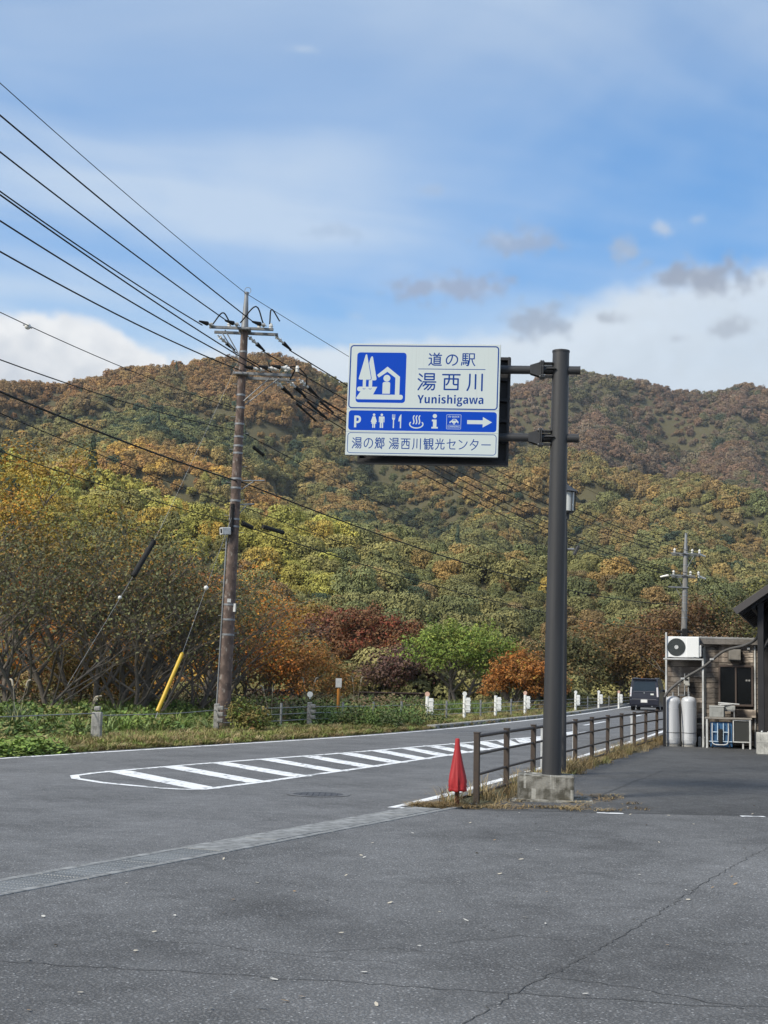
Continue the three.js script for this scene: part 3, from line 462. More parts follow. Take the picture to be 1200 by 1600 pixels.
{
  const sign = thing('road_sign', 'blue and white roadside station sign hung on a tall dark grey cantilever pole', 'road sign', [2.27, 0, -19.05], -0.12);
  part(sign, 'concrete_base', [rbox(0.74, 0.34, 0.62, -0.07, 0.16, 0, 0.02), rbox(1.05, 0.05, 0.9, 0.02, 0.0, 0.02, 0.01)], mossConcrete, 'mossy concrete footing');
  const H = 6.03; part(sign, 'pole', cyl(0.128, 0.114, H - 0.33, 0, 0.33 + (H - 0.33) / 2, 0, 40), darkSteel);
  part(sign, 'pole_cap', [cyl(0.12, 0.12, 0.025, 0, H + 0.01, 0, 40), cyl(0.118, 0.05, 0.02, 0, H + 0.03, 0, 40)], darkSteel);
  for (const y of [5.78, 4.84]) {
    const a = part(sign, 'arm', [cyl(0.058, 0.058, 1.98, -0.73, y, 0, 24, 0, 0, Math.PI / 2)], darkSteel);
    part(a, 'arm_end', cyl(0.061, 0.061, 0.012, 0.262, y, 0, 24, 0, 0, Math.PI / 2), darkSteel);
    part(a, 'bracket', [rbox(0.19, 0.016, 0.17, -0.2, y + 0.088, 0, 0.004), rbox(0.19, 0.016, 0.17, -0.2, y - 0.088, 0, 0.004), rbox(0.018, 0.24, 0.2, -0.24, y, 0, 0.005), rbox(0.018, 0.24, 0.2, -0.265, y, 0, 0.005),
      at(new THREE.ExtrudeGeometry(new THREE.Shape([[0, -0.1], [0, 0.1], [-0.14, 0.055], [-0.14, -0.055]].map((q) => new THREE.Vector2(...q))), { depth: 0.012, bevelEnabled: false }), -0.275, y, 0.06), at(new THREE.ExtrudeGeometry(new THREE.Shape([[0, -0.1], [0, 0.1], [-0.14, 0.055], [-0.14, -0.055]].map((q) => new THREE.Vector2(...q))), { depth: 0.012, bevelEnabled: false }), -0.275, y, -0.07), rbox(0.14, 0.012, 0.26, -0.13, y, 0, 0.004)], darkSteel);
    for (const [dy, dz] of [[0.1, 0.075], [-0.1, 0.075], [0.1, -0.075], [-0.1, -0.075]]) part(a, 'bolt', cyl(0.014, 0.014, 0.07, -0.252, y + dy, dz, 6, 0, 0, Math.PI / 2), galv);
  }
  const W = 2.09, HH = 1.56, cx = -1.86, cy = 5.31, zf = 0.18;
  const panel = part(sign, 'sign_panel', rbox(W, HH, 0.03, cx, cy, zf - 0.016, 0.006), M([0.6, 0.61, 0.61], 0.5, 0.3));
  const face = new THREE.PlaneGeometry(W - 0.008, HH - 0.008).translate(cx, cy, zf + 0.003);
  part(panel, 'sign_face', face, new THREE.MeshPhysicalMaterial({ map: signFace(), roughness: 0.5, specularIntensity: 0.35 }));
  for (const y of [cy + 0.5, cy, cy - 0.5]) part(panel, 'rib', rbox(W - 0.1, 0.05, 0.06, cx, y, zf - 0.065, 0.006), galv);
  for (const x of [cx - 0.6, cx + 0.6]) part(panel, 'hanger', rbox(0.06, 1.3, 0.06, x, cy, zf - 0.125, 0.006), darkSteel);
  const back = part(sign, 'rear_panel', rbox(W, 1.5, 0.03, cx + 0.13, cy - 0.075, -0.2, 0.006), blackSteel, 'dark back of the second panel');
  for (let i = 0; i < 6; i++) part(back, 'rib', rbox(W, 0.045, 0.07, cx + 0.13, cy - 0.8 + i * 0.29, -0.148, 0.005), blackSteel);
  for (const x of [cx - 0.9, cx + 1.15]) part(back, 'edge_frame', rbox(0.03, 1.5, 0.1, x, cy - 0.075, -0.16, 0.005), blackSteel);
  part(back, 'edge_frame', rbox(W, 0.03, 0.16, cx + 0.13, cy - 0.835, -0.13, 0.005), blackSteel);
  sign.rotation.z = -0.014; sign.position.x += 0.02;
}
{ // the lamp post that the sign pole nearly hides
  const lamp = thing('lamp_post', 'slim dark lamp post with a white lantern right behind the sign pole', 'lamp post', [3.08, 0, -24]);
  part(lamp, 'post', cyl(0.055, 0.045, 4.3, 0, 2.15, 0, 16), darkSteel);
  const lan = part(lamp, 'lantern', [cyl(0.05, 0.05, 0.1, 0.03, 4.35, 0, 12), ...range(0, 5.2, 1.0472).map((a) => rod(V(0.03 + Math.cos(a) * 0.135, 4.43, Math.sin(a) * 0.135), V(0.03 + Math.cos(a) * 0.15, 4.77, Math.sin(a) * 0.15), 0.01)), cyl(0.13, 0.14, 0.03, 0.03, 4.42, 0, 6)], darkSteel);
  part(lan, 'lamp_glass', cyl(0.125, 0.14, 0.32, 0.03, 4.6, 0, 6), M([0.6, 0.62, 0.6], 0.3));
  part(lan, 'lantern_roof', [cyl(0.21, 0.03, 0.12, 0.03, 4.83, 0, 6), cyl(0.03, 0.01, 0.06, 0.03, 4.91, 0, 8)], darkSteel);
  const fl = part(lamp, 'floodlight_arm', [rod(V(0, 3.79, 0), V(0.16, 3.79, 0), 0.02)], galv);
  part(fl, 'floodlight', rbox(0.05, 0.17, 0.13, 0.2, 3.77, 0, 0.012, 0, 0, -0.45), darkSteel);
}

// ---------------------------------------------------------------- utility poles and their lines
const poleSkin = new THREE.MeshStandardMaterial({ map: texture(1024, (u, v) => { const st = fbm(u * 14, v * 5, 5, 141, 14), n = fbm(u * 6, v * 18, 5, 143, 6), w = smoothstep(fbm(u * 9, v * 30, 4, 147, 9), 0.58, 0.75); const c = mix3([0.1, 0.062, 0.05], [0.2, 0.15, 0.125], st * 0.9); return mix3(mix3(c, [0.05, 0.035, 0.03], smoothstep(n, 0.5, 0.7) * 0.7), [0.34, 0.31, 0.28], w * 0.6); }), bumpMap: fineBump, bumpScale: 0.004, roughness: 0.85 });
poleSkin.map.repeat.set(1, 3);
const greyPole = M([0.3, 0.29, 0.275], 0.85, 0, { map: wear });
function deadEnd(parent, p, dir, discs, cone = 0.3) { // insulator chain running from the arm along dir, ending in a black cover
  const d = dir.clone().normalize(), q = (t) => p.clone().addScaledVector(d, t), w = [];
  const ins = part(parent, 'insulator', [rod(p, q(0.1), 0.018), ...range(0, discs - 1, 1).map((i) => rod(q(0.1 + i * 0.13), q(0.16 + i * 0.13), 0.062, 0.035, 12)), rod(q(0.1), q(0.14 + discs * 0.13), 0.03, 0.03, 10)], porcelain);
  part(ins, 'cover', rod(q(0.12 + discs * 0.13), q(0.12 + discs * 0.13 + cone), 0.062, 0.024, 12), blackRubber);
  return q(0.12 + discs * 0.13 + cone);
}
function utilityPole(name, label, [x, z], lean, o) {
  const t = thing(name, label, 'utility pole', [x, 0, z], 0); t.rotation.z = -lean;
  const top = o.top, skin = o.skin;
  part(t, 'pole', cyl(o.r0, o.r1, o.neck, 0, o.neck / 2, 0, 24), skin);
  part(t, 'pole_tip', [cyl(o.r1 * 1.06, o.r1 * 0.5, top - o.neck, 0, (top + o.neck) / 2, 0, 16), cyl(o.r1 * 0.62, o.r1 * 0.62, 0.06, 0, top, 0, 12)], galv);
  part(t, 'wire_loop', at(new THREE.TorusGeometry(0.085, 0.008, 6, 20), 0.03, top + 0.08, 0), galv);
  for (const [y, a, b, two] of o.arms) {
    const arm = part(t, 'cross_arm', [rbox(b - a - 0.1, 0.075, 0.07, (a + b) / 2 - 0.05, y, 0.13, 0.008), ...(two ? [rbox(b - a - 0.1, 0.075, 0.07, (a + b) / 2 + 0.06, y - 0.075, -0.13, 0.008)] : [])], galv);
    part(arm, 'clamp', [rbox(0.34, 0.06, 0.4, 0, y - 0.01, 0, 0.02)], galv);
    const s = Math.abs(a) > b ? -1 : 1; part(arm, 'brace', rod(V(s * 0.55 * (s < 0 ? -a : b), y - 0.06, 0.1), V(s * 0.09, y - 0.75, 0.08), 0.016), galv);
    if (o.braces) part(arm, 'brace', rod(V(s * 0.68 * (s < 0 ? -a : b), y - 0.06, -0.1), V(s * 0.1, y - 0.85, -0.05), 0.016), galv);
  }
  for (const y of o.bands) part(t, 'band', cyl(lerp(o.r0, o.r1, y / o.neck) + 0.01, lerp(o.r0, o.r1, y / o.neck) + 0.009, 0.05, 0, y, 0, 20), galv);
  for (let i = 0; i < o.steps; i++) { const y = 2.2 + i * 0.45, s = i % 2 ? 1 : -1, r = lerp(o.r0, o.r1, y / o.neck); part(t, 'step_bolt', rod(V(s * r * 0.9, y, 0), V(s * (r + 0.13), y, 0), 0.009, 0.009, 6), galv); }
  return t;
}
const P1 = utilityPole('utility_pole', 'tall brown weathered utility pole with two grey cross arms beside the thicket', [-4.14, -38], 0.0195, { top: 11.95, neck: 10.9, r0: 0.185, r1: 0.1, skin: poleSkin, arms: [[10.93, -0.95, 0.9, true], [9.68, -0.22, 1.45, true]], bands: [2.6, 3.0, 3.4, 5.5, 5.7, 6.2, 6.55, 6.8, 7.5, 7.7, 7.95, 8.3, 8.75, 9.1, 10.3], steps: 18, braces: true });
{
  const local = (px, py, pz) => V(px + 4.14 - py * 0.0195, py + (px + 4.14) * 0.0195, pz + 38); // into the leaning pole's own axes
  for (const [p, d] of [[[-4.75, 10.98, -37.85], [-0.35, 0, 1]], [[-4.05, 11.0, -37.85], [-0.35, 0.02, 1]], [[-3.32, 11.0, -37.85], [-0.35, 0, 1]]]) deadEnd(P1, local(...p), V(d[0] * 1.4, d[1], d[2] * 0.6), 1, 0.3);
  for (const p of [[-4.68, 10.78, -38.1], [-3.85, 10.78, -38.1], [-3.12, 10.82, -38.1]]) deadEnd(P1, local(...p), V(0.62, -0.42, -0.6), 2, 0.32);
  for (const p of [[-3.35, 9.78, -37.9], [-2.95, 9.8, -37.9], [-2.6, 9.82, -37.9]]) deadEnd(P1, local(...p), V(-0.8, 0.0, 0.6), 2, 0.26);
  for (const p of [[-3.1, 9.58, -38.1], [-2.75, 9.6, -38.1], [-2.4, 9.6, -38.1]]) deadEnd(P1, local(...p), V(0.62, -0.45, -0.6), 2, 0.45);
  for (const [x, y] of [[-0.42, 10.98], [0.4, 10.98], [0.72, 10.98], [1.2, 9.83], [1.5, 9.83]]) part(P1, 'pin_insulator', [cyl(0.05, 0.05, 0.1, x, y + 0.02, 0.05, 12), cyl(0.065, 0.03, 0.08, x, y + 0.1, 0.05, 12)], porcelain);
  for (const [a, m, b] of [[[-0.85, 11, 0.2], [-0.6, 11.35, 0.1], [-0.42, 11.12, 0.05]], [[-0.1, 11.05, 0.25], [0.3, 11.55, 0.15], [0.5, 11.12, 0.05]], [[0.7, 11.05, 0.25], [0.72, 11.5, 0.1], [0.95, 11.2, 0], [1.1, 10.9, -0.1]], [[0.75, 9.85, 0.1], [0.7, 10.05, 0], [0.8, 9.7, -0.1]], [[1.2, 9.9, 0.1], [1.45, 9.95, 0], [1.3, 9.6, -0.1]], [[1.55, 9.9, 0.1], [1.75, 9.7, 0], [1.75, 9.45, -0.1]]].map((q) => [q[0], q[1], q[2]])) part(P1, 'jumper_wire', tube([a, m, b].map((v) => V(...v)), 0.02, 16), blackRubber);
  const cam = part(P1, 'junction_box', rbox(0.26, 0.2, 0.2, -0.2, 5.35, 0.2, 0.02, 0, 0.5, 0.1), whitePaint, 'white box on a short bracket');
  part(cam, 'box_opening', rbox(0.05, 0.12, 0.02, -0.29, 5.34, 0.335, 0.004, 0, 0.5, 0.1), blackRubber);
  part(P1, 'cable_sleeve', rod(V(-0.05, 5.35, 0.15), V(-0.05, 6.1, 0.13), 0.06, 0.05), blackRubber);
  part(P1, 'cable_sleeve', rod(V(0.22, 5.6, 0), V(0.5, 5.5, -0.15), 0.07, 0.06), blackRubber);
  part(P1, 'number_plate', rbox(0.03, 0.22, 0.1, 0.15, 3.32, 0.13, 0.004, 0, 0.8, 0), whitePaint);
  part(P1, 'number_plate', rbox(0.1, 0.1, 0.012, 0.0, 3.5, 0.175, 0.004), whitePaint);
  for (const [y, l] of [[6.75, 0.75], [6.1, 0.5]]) part(P1, 'cable_bracket', [rod(V(0.12, y, 0), V(l, y + 0.05, -0.1), 0.02), rod(V(0.12, y - 0.25, 0), V(l * 0.6, y, -0.05), 0.014)], galv);
  part(P1, 'service_pipe', rod(V(-0.19, 0.4, 0.06), V(-0.17, 5.2, 0.06), 0.022), galv);
}
const P2 = utilityPole('utility_pole', 'pale grey utility pole with three cross arms rising behind the shed', [16.5, -78], 0.022, { top: 9.85, neck: 8.5, r0: 0.21, r1: 0.12, skin: greyPole, arms: [[8.72, -0.85, 0.85, true], [7.5, -0.85, 0.6, true], [6.85, -0.95, 0.15, false]], bands: [3.6, 4.4, 5.2, 5.6, 6.0, 6.4, 6.6, 8.1], steps: 10 });
{
  for (const [x, y] of [[-0.62, 8.8], [0.35, 8.8], [0.75, 8.8], [-0.65, 7.58], [0.28, 7.58], [0.72, 7.58]]) part(P2, 'pin_insulator', [cyl(0.06, 0.06, 0.14, x, y + 0.04, 0.05, 12), cyl(0.08, 0.03, 0.1, x, y + 0.15, 0.05, 12)], porcelain);
  for (const [x, y] of [[0.7, 8.74], [0.75, 7.5], [-0.9, 7.5]]) part(P2, 'insulator', [rod(V(x, y, 0), V(x + Math.sign(x) * 0.42, y - 0.1, -0.2), 0.07, 0.05, 10)], porcelain);
  part(P2, 'cable_closure', [rod(V(-0.45, 4.42, 0.2), V(0.45, 4.42, 0.2), 0.07), rbox(0.3, 0.4, 0.25, 0, 4.4, 0.2, 0.04)], blackRubber);
}
function line(name, label, pts, r, group, mat = blackRubber) { const t = part(scene, name, tube(pts, r, 40, 5), mat); scene.remove(t); t.name = numbered(name); scene.add(t); return tag(t, label, 'overhead line', group); }
// a span through two points that goes on the same way to a pole out of the picture
function span(a, e, T, endY) {
  const pts = [], c = e.y - a.y, D = endY - a.y, q = (D / T - c) / (T - 1), p = c - q; // y = a.y + p t + q t^2
  for (let i = 0; i <= 18; i++) { const t = T * i / 18; pts.push(V(a.x + (e.x - a.x) * t, a.y + p * t + q * t * t, a.z + (e.z - a.z) * t)); }
  return pts;
}
const sagged = (a, b, sag) => range(0, 1, 1 / 14).map((t) => V(lerp(a.x, b.x, t), lerp(a.y, b.y, t) - sag * 4 * t * (1 - t), lerp(a.z, b.z, t)));
{
  const L = [
    ['overhead_line', 'thin bare wire running from the pole tip to the upper left corner of the sky', [-3.91, 11.93, -38], [-7.12, 12.08, -24.62], 0.009, 14.2],
    ['overhead_line', 'highest thick black line left of the brown pole, under the thin bare wire', [-3.6, 11.02, -37.7], [-6.95, 11.28, -24.13], 0.017, 13],
    ['overhead_line', 'second thick black line from the top left of the brown pole', [-4.3, 11.01, -37.6], [-7.26, 11.06, -25.33], 0.017, 12.6],
    ['overhead_line', 'third thick line on the left, ending at the upper cross arm tip', [-5.05, 10.95, -37.7], [-7.62, 10.79, -26.73], 0.017, 12.2],
    ['overhead_line', 'upper line of the lower cross arm, crossing the line above it in the left sky', [-3.45, 9.8, -37.8], [-6.7, 9.62, -23.53], 0.017, 11.2],
    ['overhead_line', 'middle line of the lower cross arm running left into the sky', [-3.7, 9.81, -37.8], [-6.93, 9.45, -24.42], 0.017, 11],
    ['overhead_line', 'lowest line of the lower cross arm running left above the cloud bank', [-3.95, 9.73, -37.8], [-7.03, 9.03, -24.9], 0.017, 10.6],
    ['overhead_line', 'thin grey wire with a small round marker in front of the white cloud', [-4.03, 8.7, -38], [-7.08, 8.01, -25.29], 0.009, 9.4],
    ['overhead_line', 'thin black cable crossing the left ridge and ending high on the brown pole', [-4.1, 8.13, -38], [-7.1, 7.18, -25.51], 0.012, 8],
    ['overhead_line', 'thick black cable sloping down across the yellow wood to the middle of the brown pole', [-4.0, 6.73, -37.9], [-7.03, 6.56, -25.38], 0.022, 8],
    ['overhead_line', 'faint dark cable just under the thick cable left of the brown pole', [-4.11, 6.07, -38], [-7.08, 6.21, -25.64], 0.01, 7.6],
    ['overhead_line', 'lowest faint cable left of the brown pole, in front of the thicket', [-4.13, 5.63, -38], [-7.07, 5.52, -25.75], 0.01, 6.8],
  ];
  for (const [n, l, a, e, r, y] of L) line(n, l, span(V(...a), V(...e), 3.1, y), r, 'overhead lines left of the brown pole');
  const Rr = [
    ['thin bare wire from the brown pole tip down to the tip of the pale pole', [-3.9, 11.93, -38], [16.72, 9.9, -78], 0.5, 0.009],
    ['outermost right line from the upper cross arm of the brown pole', [-2.72, 10.5, -38.5], [17.4, 8.75, -78], 0.7, 0.017],
    ['middle line from the upper cross arm of the brown pole to the pale pole', [-3.45, 10.45, -38.5], [16.75, 8.7, -78], 0.7, 0.017],
    ['line from the left upper arm end passing behind the brown pole', [-4.28, 10.45, -38.5], [15.9, 8.75, -78], 0.7, 0.017],
    ['outer line from the lower cross arm of the brown pole towards the pale pole', [-1.95, 9.25, -38.6], [17.4, 7.55, -78], 0.75, 0.017],
    ['middle line from the lower cross arm of the brown pole towards the pale pole', [-2.3, 9.22, -38.6], [16.8, 7.5, -78], 0.75, 0.017],
    ['inner line from the lower cross arm of the brown pole towards the pale pole', [-2.65, 9.2, -38.6], [15.8, 7.55, -78], 0.75, 0.017],
    ['thin cable from high on the brown pole to the lowest pale arm', [-3.9, 8.1, -38.1], [15.7, 6.9, -78], 1.1, 0.011],
    ['thick black cable running right from the middle of the brown pole across the hills', [-3.9, 6.73, -38], [16.4, 5.9, -78], 0.75, 0.021],
    ['lower twin cable right of the brown pole, ending at the black closure', [-3.8, 5.55, -38.1], [16.2, 4.5, -78], 0.6, 0.015],
    ['upper twin cable right of the brown pole below its bracket', [-3.8, 6.05, -38.1], [16.3, 5.2, -78], 0.75, 0.01],
  ];
  for (const [l, a, b, s, r] of Rr) line('overhead_line', l, sagged(V(...a), V(...b), s), r, 'overhead lines between the two poles');
  const F = [['upper line running right and down from the pale pole top arm', [17.4, 8.7, -78.2], [34.4, 8.2, -130]], ['inner line of the top arm running right from the pale pole', [16.8, 8.6, -78.2], [33.6, 8.1, -130]], ['line of the second arm running right from the pale pole', [17.4, 7.4, -78.2], [34.4, 7.0, -130]], ['cable running right from low on the pale pole behind the roof', [16.6, 5.4, -78.2], [33.5, 5.0, -130]], ['lowest cable running right from the black closure on the pale pole', [16.9, 4.5, -78.2], [33.5, 4.2, -130]]];
  for (const [l, a, b] of F) line('overhead_line', l, sagged(V(...a), V(...b), 0.9), 0.02, 'overhead lines right of the pale pole');
  const marker = (n, label, cat, p, r) => { const m = thing(n, label, cat, p); part(m, 'shell', new THREE.SphereGeometry(r, 14, 10), porcelain); part(m, 'clamp', rod(V(-r * 1.4, r * 0.5, 0), V(r * 1.4, -r * 0.5, 0), r * 0.25), galv); return m; };
  marker('wire_marker', 'small round marker on the thin wire before the white cloud', 'wire marker', [-6.85, 8.03, -26.9 + 0.5], 0.06);
  // splices and black sleeves that hang on the lines
  const sleeve = (label, a, b, r) => { const t = thing('line_sleeve', label, 'line sleeve', a); const d = V(b[0] - a[0], b[1] - a[1], b[2] - a[2]); part(t, 'sleeve', rod(V(0, 0, 0), d, r, r * 0.9, 10), blackRubber); part(t, 'end_clip', rod(d.clone().multiplyScalar(0.98), d.clone().multiplyScalar(1.03), r * 1.1, r * 0.8, 8), blackRubber); part(t, 'end_clip', rod(d.clone().multiplyScalar(-0.03), d.clone().multiplyScalar(0.02), r * 0.8, r * 1.1, 8), blackRubber); return t; };
  sleeve('black sleeve on the lower twin cable just right of the brown pole', [-3.32, 5.62, -39], [-2.85, 5.57, -40], 0.06);
  sleeve('long black sleeve hanging on a guy wire in front of the thicket', [-6.32, 3.99, -36.0], [-5.93, 4.91, -36.5], 0.075);
  sleeve('short black sleeve high on the right of the brown pole', [-3.6, 7.72, -38.3], [-3.35, 7.56, -38.6], 0.05);
  for (const [l, a, b] of [['black splice on the outer lower line right of the brown pole', [-1.85, 9.16, -38.9], [-1.5, 8.96, -39.5]], ['black splice on the middle lower line right of the brown pole', [-2.2, 9.14, -38.9], [-1.7, 8.82, -39.6]], ['black splice on the inner lower line right of the brown pole', [-2.5, 9.08, -38.9], [-2.0, 8.75, -39.7]]]) sleeve(l, a, b, 0.034);
  // guy wires
  const g1 = thing('guy_wire', 'guy wire with a bright yellow cover standing slanted in the weeds', 'guy wire', [-5.22, 0.5, -33.45]);
  part(g1, 'wire', [rod(V(0, 0, 0), V(0.475, 1.5, -0.6), 0.009), rod(V(0.475, 1.5, -0.6), V(1.17, 5.4, -4.55), 0.005)], galv);
  part(g1, 'yellow_cover', [rod(V(0.03, 0.15, -0.05), V(0.475, 1.5, -0.6), 0.05, 0.045, 14), rod(V(0.475, 1.5, -0.6), V(0.49, 1.54, -0.615), 0.055, 0.02, 14)], M([0.78, 0.5, 0.03], 0.5, 0, { map: wear }));
  part(g1, 'ball_insulator', at(new THREE.SphereGeometry(0.06, 14, 10), 0.78, 3.2, -2.32), porcelain);
  const g2 = thing('guy_wire', 'second guy wire running down left from the upper part of the brown pole', 'guy wire', [-7.0, 1.0, -34.4]);
  part(g2, 'wire', tube([V(-0.5, 0.2, 0.1), V(0.68, 2.99, -1.6), V(1.07, 3.91, -2.1), V(2.96, 9.1, -3.6)], 0.005, 24, 5), galv);
  part(g2, 'ball_insulator', at(new THREE.SphereGeometry(0.05, 14, 10), 0.42, 2.4, -1.25), porcelain);
}

// ---------------------------------------------------------------- fences and small things along the road
{
  const f = thing('rail_fence', 'dark brown metal rail fence between the lot and the road', 'fence', [0, 0, 0]);
  const zs = [18.5, 20.4, 22.3, 24.2, 26.1, 28, 30, 32, 34, 36, 38, 40], pts = zs.map((z) => [fenceX(-z), -z]);
  pts.forEach(([x, z], i) => { const p = part(f, 'post', rbox(0.075, 0.96, 0.075, x, 0.39, z, 0.008, 0, -0.3 + hash(i, 7) * 0.05, (hash(i, 8) - 0.5) * 0.02), brownRail); part(p, 'post_cap', rbox(0.085, 0.016, 0.085, x, 0.875, z, 0.004, 0, -0.3, 0), brownRail); });
  for (let i = 1; i < pts.length; i++) { const [a, b] = [pts[i - 1], pts[i]]; for (const [y, r] of [[0.83, 0.024], [0.6, 0.018], [0.34, 0.018], [0.09, 0.02]]) part(f, 'rail', rod(V(a[0], y, a[1]), V(b[0], y, b[1]), r, r, 10), brownRail); }
  const cg = thing('traffic_cone', 'red plastic cone without foot pulled over a rusty post at the fence end', 'traffic cone', [0.98, 0, -17.75]);
  const cone = new THREE.LatheGeometry([[0.13, 0.19], [0.158, 0.2], [0.162, 0.235], [0.152, 0.25], [0.165, 0.28], [0.155, 0.3], [0.163, 0.34], [0.15, 0.42], [0.105, 0.62], [0.07, 0.78], [0.058, 0.83], [0.045, 0.93], [0.04, 0.985], [0.03, 0.995], [0.0, 0.996]].map((q) => new THREE.Vector2(...q)), 48);
  { const p = cone.attributes.position; for (let i = 0; i < p.count; i++) { const x = p.getX(i), y = p.getY(i), z = p.getZ(i), a = Math.atan2(z, x), k = smoothstep(0.8 - y, 0, 0.5), fold = 1 + k * (0.1 * Math.sin(a * 3 + 0.6) + 0.07 * Math.sin(a * 8 + y * 5) + 0.03 * Math.sin(a * 15 - y * 9)); p.setXYZ(i, x * fold - 0.012 * y, y + (y < 0.36 ? (vnoise(a * 3, 4) - 0.5) * 0.03 : 0), z * fold); } cone.computeVertexNormals(); cone.scale(0.66, 0.8, 0.66).translate(0, 0.03, 0); }
  part(cg, 'cone', cone, M([0.5, 0.024, 0.028], 0.6, 0, { map: wear }));
  part(cg, 'rusty_post', cyl(0.03, 0.028, 0.6, 0, 0.1, 0, 14), rust);
  const st = thing('snow_stake', 'short white stake behind the rail fence nearest to the sign pole', 'stake', [2.72, 0, -23.9], 0, 'white stakes along the near edge of the road');
  part(st, 'stake', rbox(0.05, 0.85, 0.05, 0, 0.4, 0, 0.01), whitePaint);
  [['white stake behind the rail fence, second from the sign pole', 3.75, -27.6], ['white stake behind the rail fence, third from the sign pole', 5.05, -31.5], ['white stake behind the rail fence nearest to the parked gas cylinders', 6.2, -35.2]].forEach(([l, x, z]) => cloneThing(st, l, [x, 0, z]));
}
{ // guard fence with cables on the far side
  const f = thing('guard_fence', 'pale cable guard fence with white posts along the far side of the road', 'guard fence', [0, 0, 0]);
  const big = [[-6.1, -31], [-4.2, -37], [-2.05, -42], [1.66, -50], [3.2, -54], [4.7, -58], [6.5, -64], [10.4, -76], [12.7, -83], [14.7, -88], [19, -101]];
  const wAt = M([0.74, 0.75, 0.73], 0.6);
  big.forEach(([x, z], i) => {
    if (i === 0) { part(f, 'post', [rbox(0.22, 0.6, 0.18, x, 0.38, z, 0.03), rbox(0.14, 0.1, 0.12, x, 0.75, z, 0.03)], concrete, 'grey concrete anchor post'); return; }
    const p = part(f, 'post', i < 3 ? rbox(0.14, 0.78, 0.14, x, 0.4, z, 0.02) : cyl(0.062, 0.062, 0.98, x, 0.45, z, 14), i < 3 ? concrete : wAt);
    part(p, 'cable_holder', i < 3 ? [0.36, 0.52, 0.68].map((y) => rbox(0.16, 0.11, 0.14, x + 0.1, y, z + 0.05, 0.02)) : [rbox(0.15, 0.55, 0.16, x + 0.14, 0.6, z + 0.04, 0.02), ...[0.42, 0.6, 0.78].map((y) => rbox(0.19, 0.035, 0.18, x + 0.14, y, z + 0.04, 0.01))], i < 3 ? concrete : wAt);
    if (i > 1 && i !== 5) part(p, 'reflector', [cyl(0.085, 0.085, 0.03, x, 1.02, z + 0.02, 16, Math.PI / 2), cyl(0.02, 0.02, 0.12, x, 0.95, z, 8)], i % 3 ? wAt : M([0.7, 0.45, 0.35], 0.4));
  });
  const ring = [[-16, -12.5], [-10, -23], ...big];
  for (let i = 1; i < ring.length; i++) {
    const a = ring[i - 1], b = ring[i], n = i < 3 ? 2 : i === 5 ? 4 : i === 4 || i === 3 ? 3 : 2, pts = range(0, 1, 1 / n).map((t) => [lerp(a[0], b[0], t), lerp(a[1], b[1], t)]);
    for (let k = 1; k < pts.length - 1; k++) if (i > 3) part(f, 'slim_post', cyl(0.035, 0.035, 0.8, pts[k][0], 0.38, pts[k][1], 8), galv);
    for (const y of i < 3 ? [0.62] : i === 3 ? [0.6] : [0.3, 0.48, 0.66]) part(f, 'cable', tube([V(a[0], y, a[1]), ...pts.slice(1, -1).map(([x, z]) => V(x, y - 0.015, z)), V(b[0], y + (i < 4 ? 0.03 : 0), b[1])], 0.011, 8, 5), galv);
  }
  const m = thing('marker_post', 'orange marker post with a small white plate standing in the weeds', 'marker post', [-1.36, 0, -47]);
  part(m, 'post', cyl(0.05, 0.05, 1.35, 0, 0.6, 0, 12), M([0.62, 0.25, 0.04], 0.6, 0, { map: wear }));
  part(m, 'plate', rbox(0.2, 0.3, 0.03, 0, 1.35, 0.05, 0.006), whitePaint);
  const br = thing('footbridge', 'dark brown steel girder footbridge half hidden behind the weeds', 'footbridge', [-2.4, 0, -75], -0.04);
  part(br, 'girder', [rbox(9.5, 0.06, 0.4, 0, 0.78, 0, 0.01), rbox(9.5, 0.3, 0.05, 0, 0.6, 0, 0.01), rbox(9.5, 0.06, 0.3, 0, 0.43, 0, 0.01)], M([0.06, 0.032, 0.028], 0.7, 0, { map: wear }));
  for (const x of [-4, -1.2, 1.6, 4.3]) part(br, 'pier', rbox(0.4, 1.6, 0.6, x, -0.4, -0.3, 0.03), concrete);
  part(br, 'deck', rbox(9.5, 0.05, 1.6, 0, 0.38, -0.9, 0.01), concrete);
  const hr = thing('pipe_rail', 'pale low pipe rail crossing behind the bushes', 'railing', [-0.5, 0, -60]);
  part(hr, 'pipe', rod(V(-5, 0.35, 0), V(2.2, 0.22, 0), 0.035), galv); for (const x of [-4, -2, 0, 2]) part(hr, 'leg', rod(V(x, -0.2, 0), V(x, 0.3, 0), 0.03), galv);
}

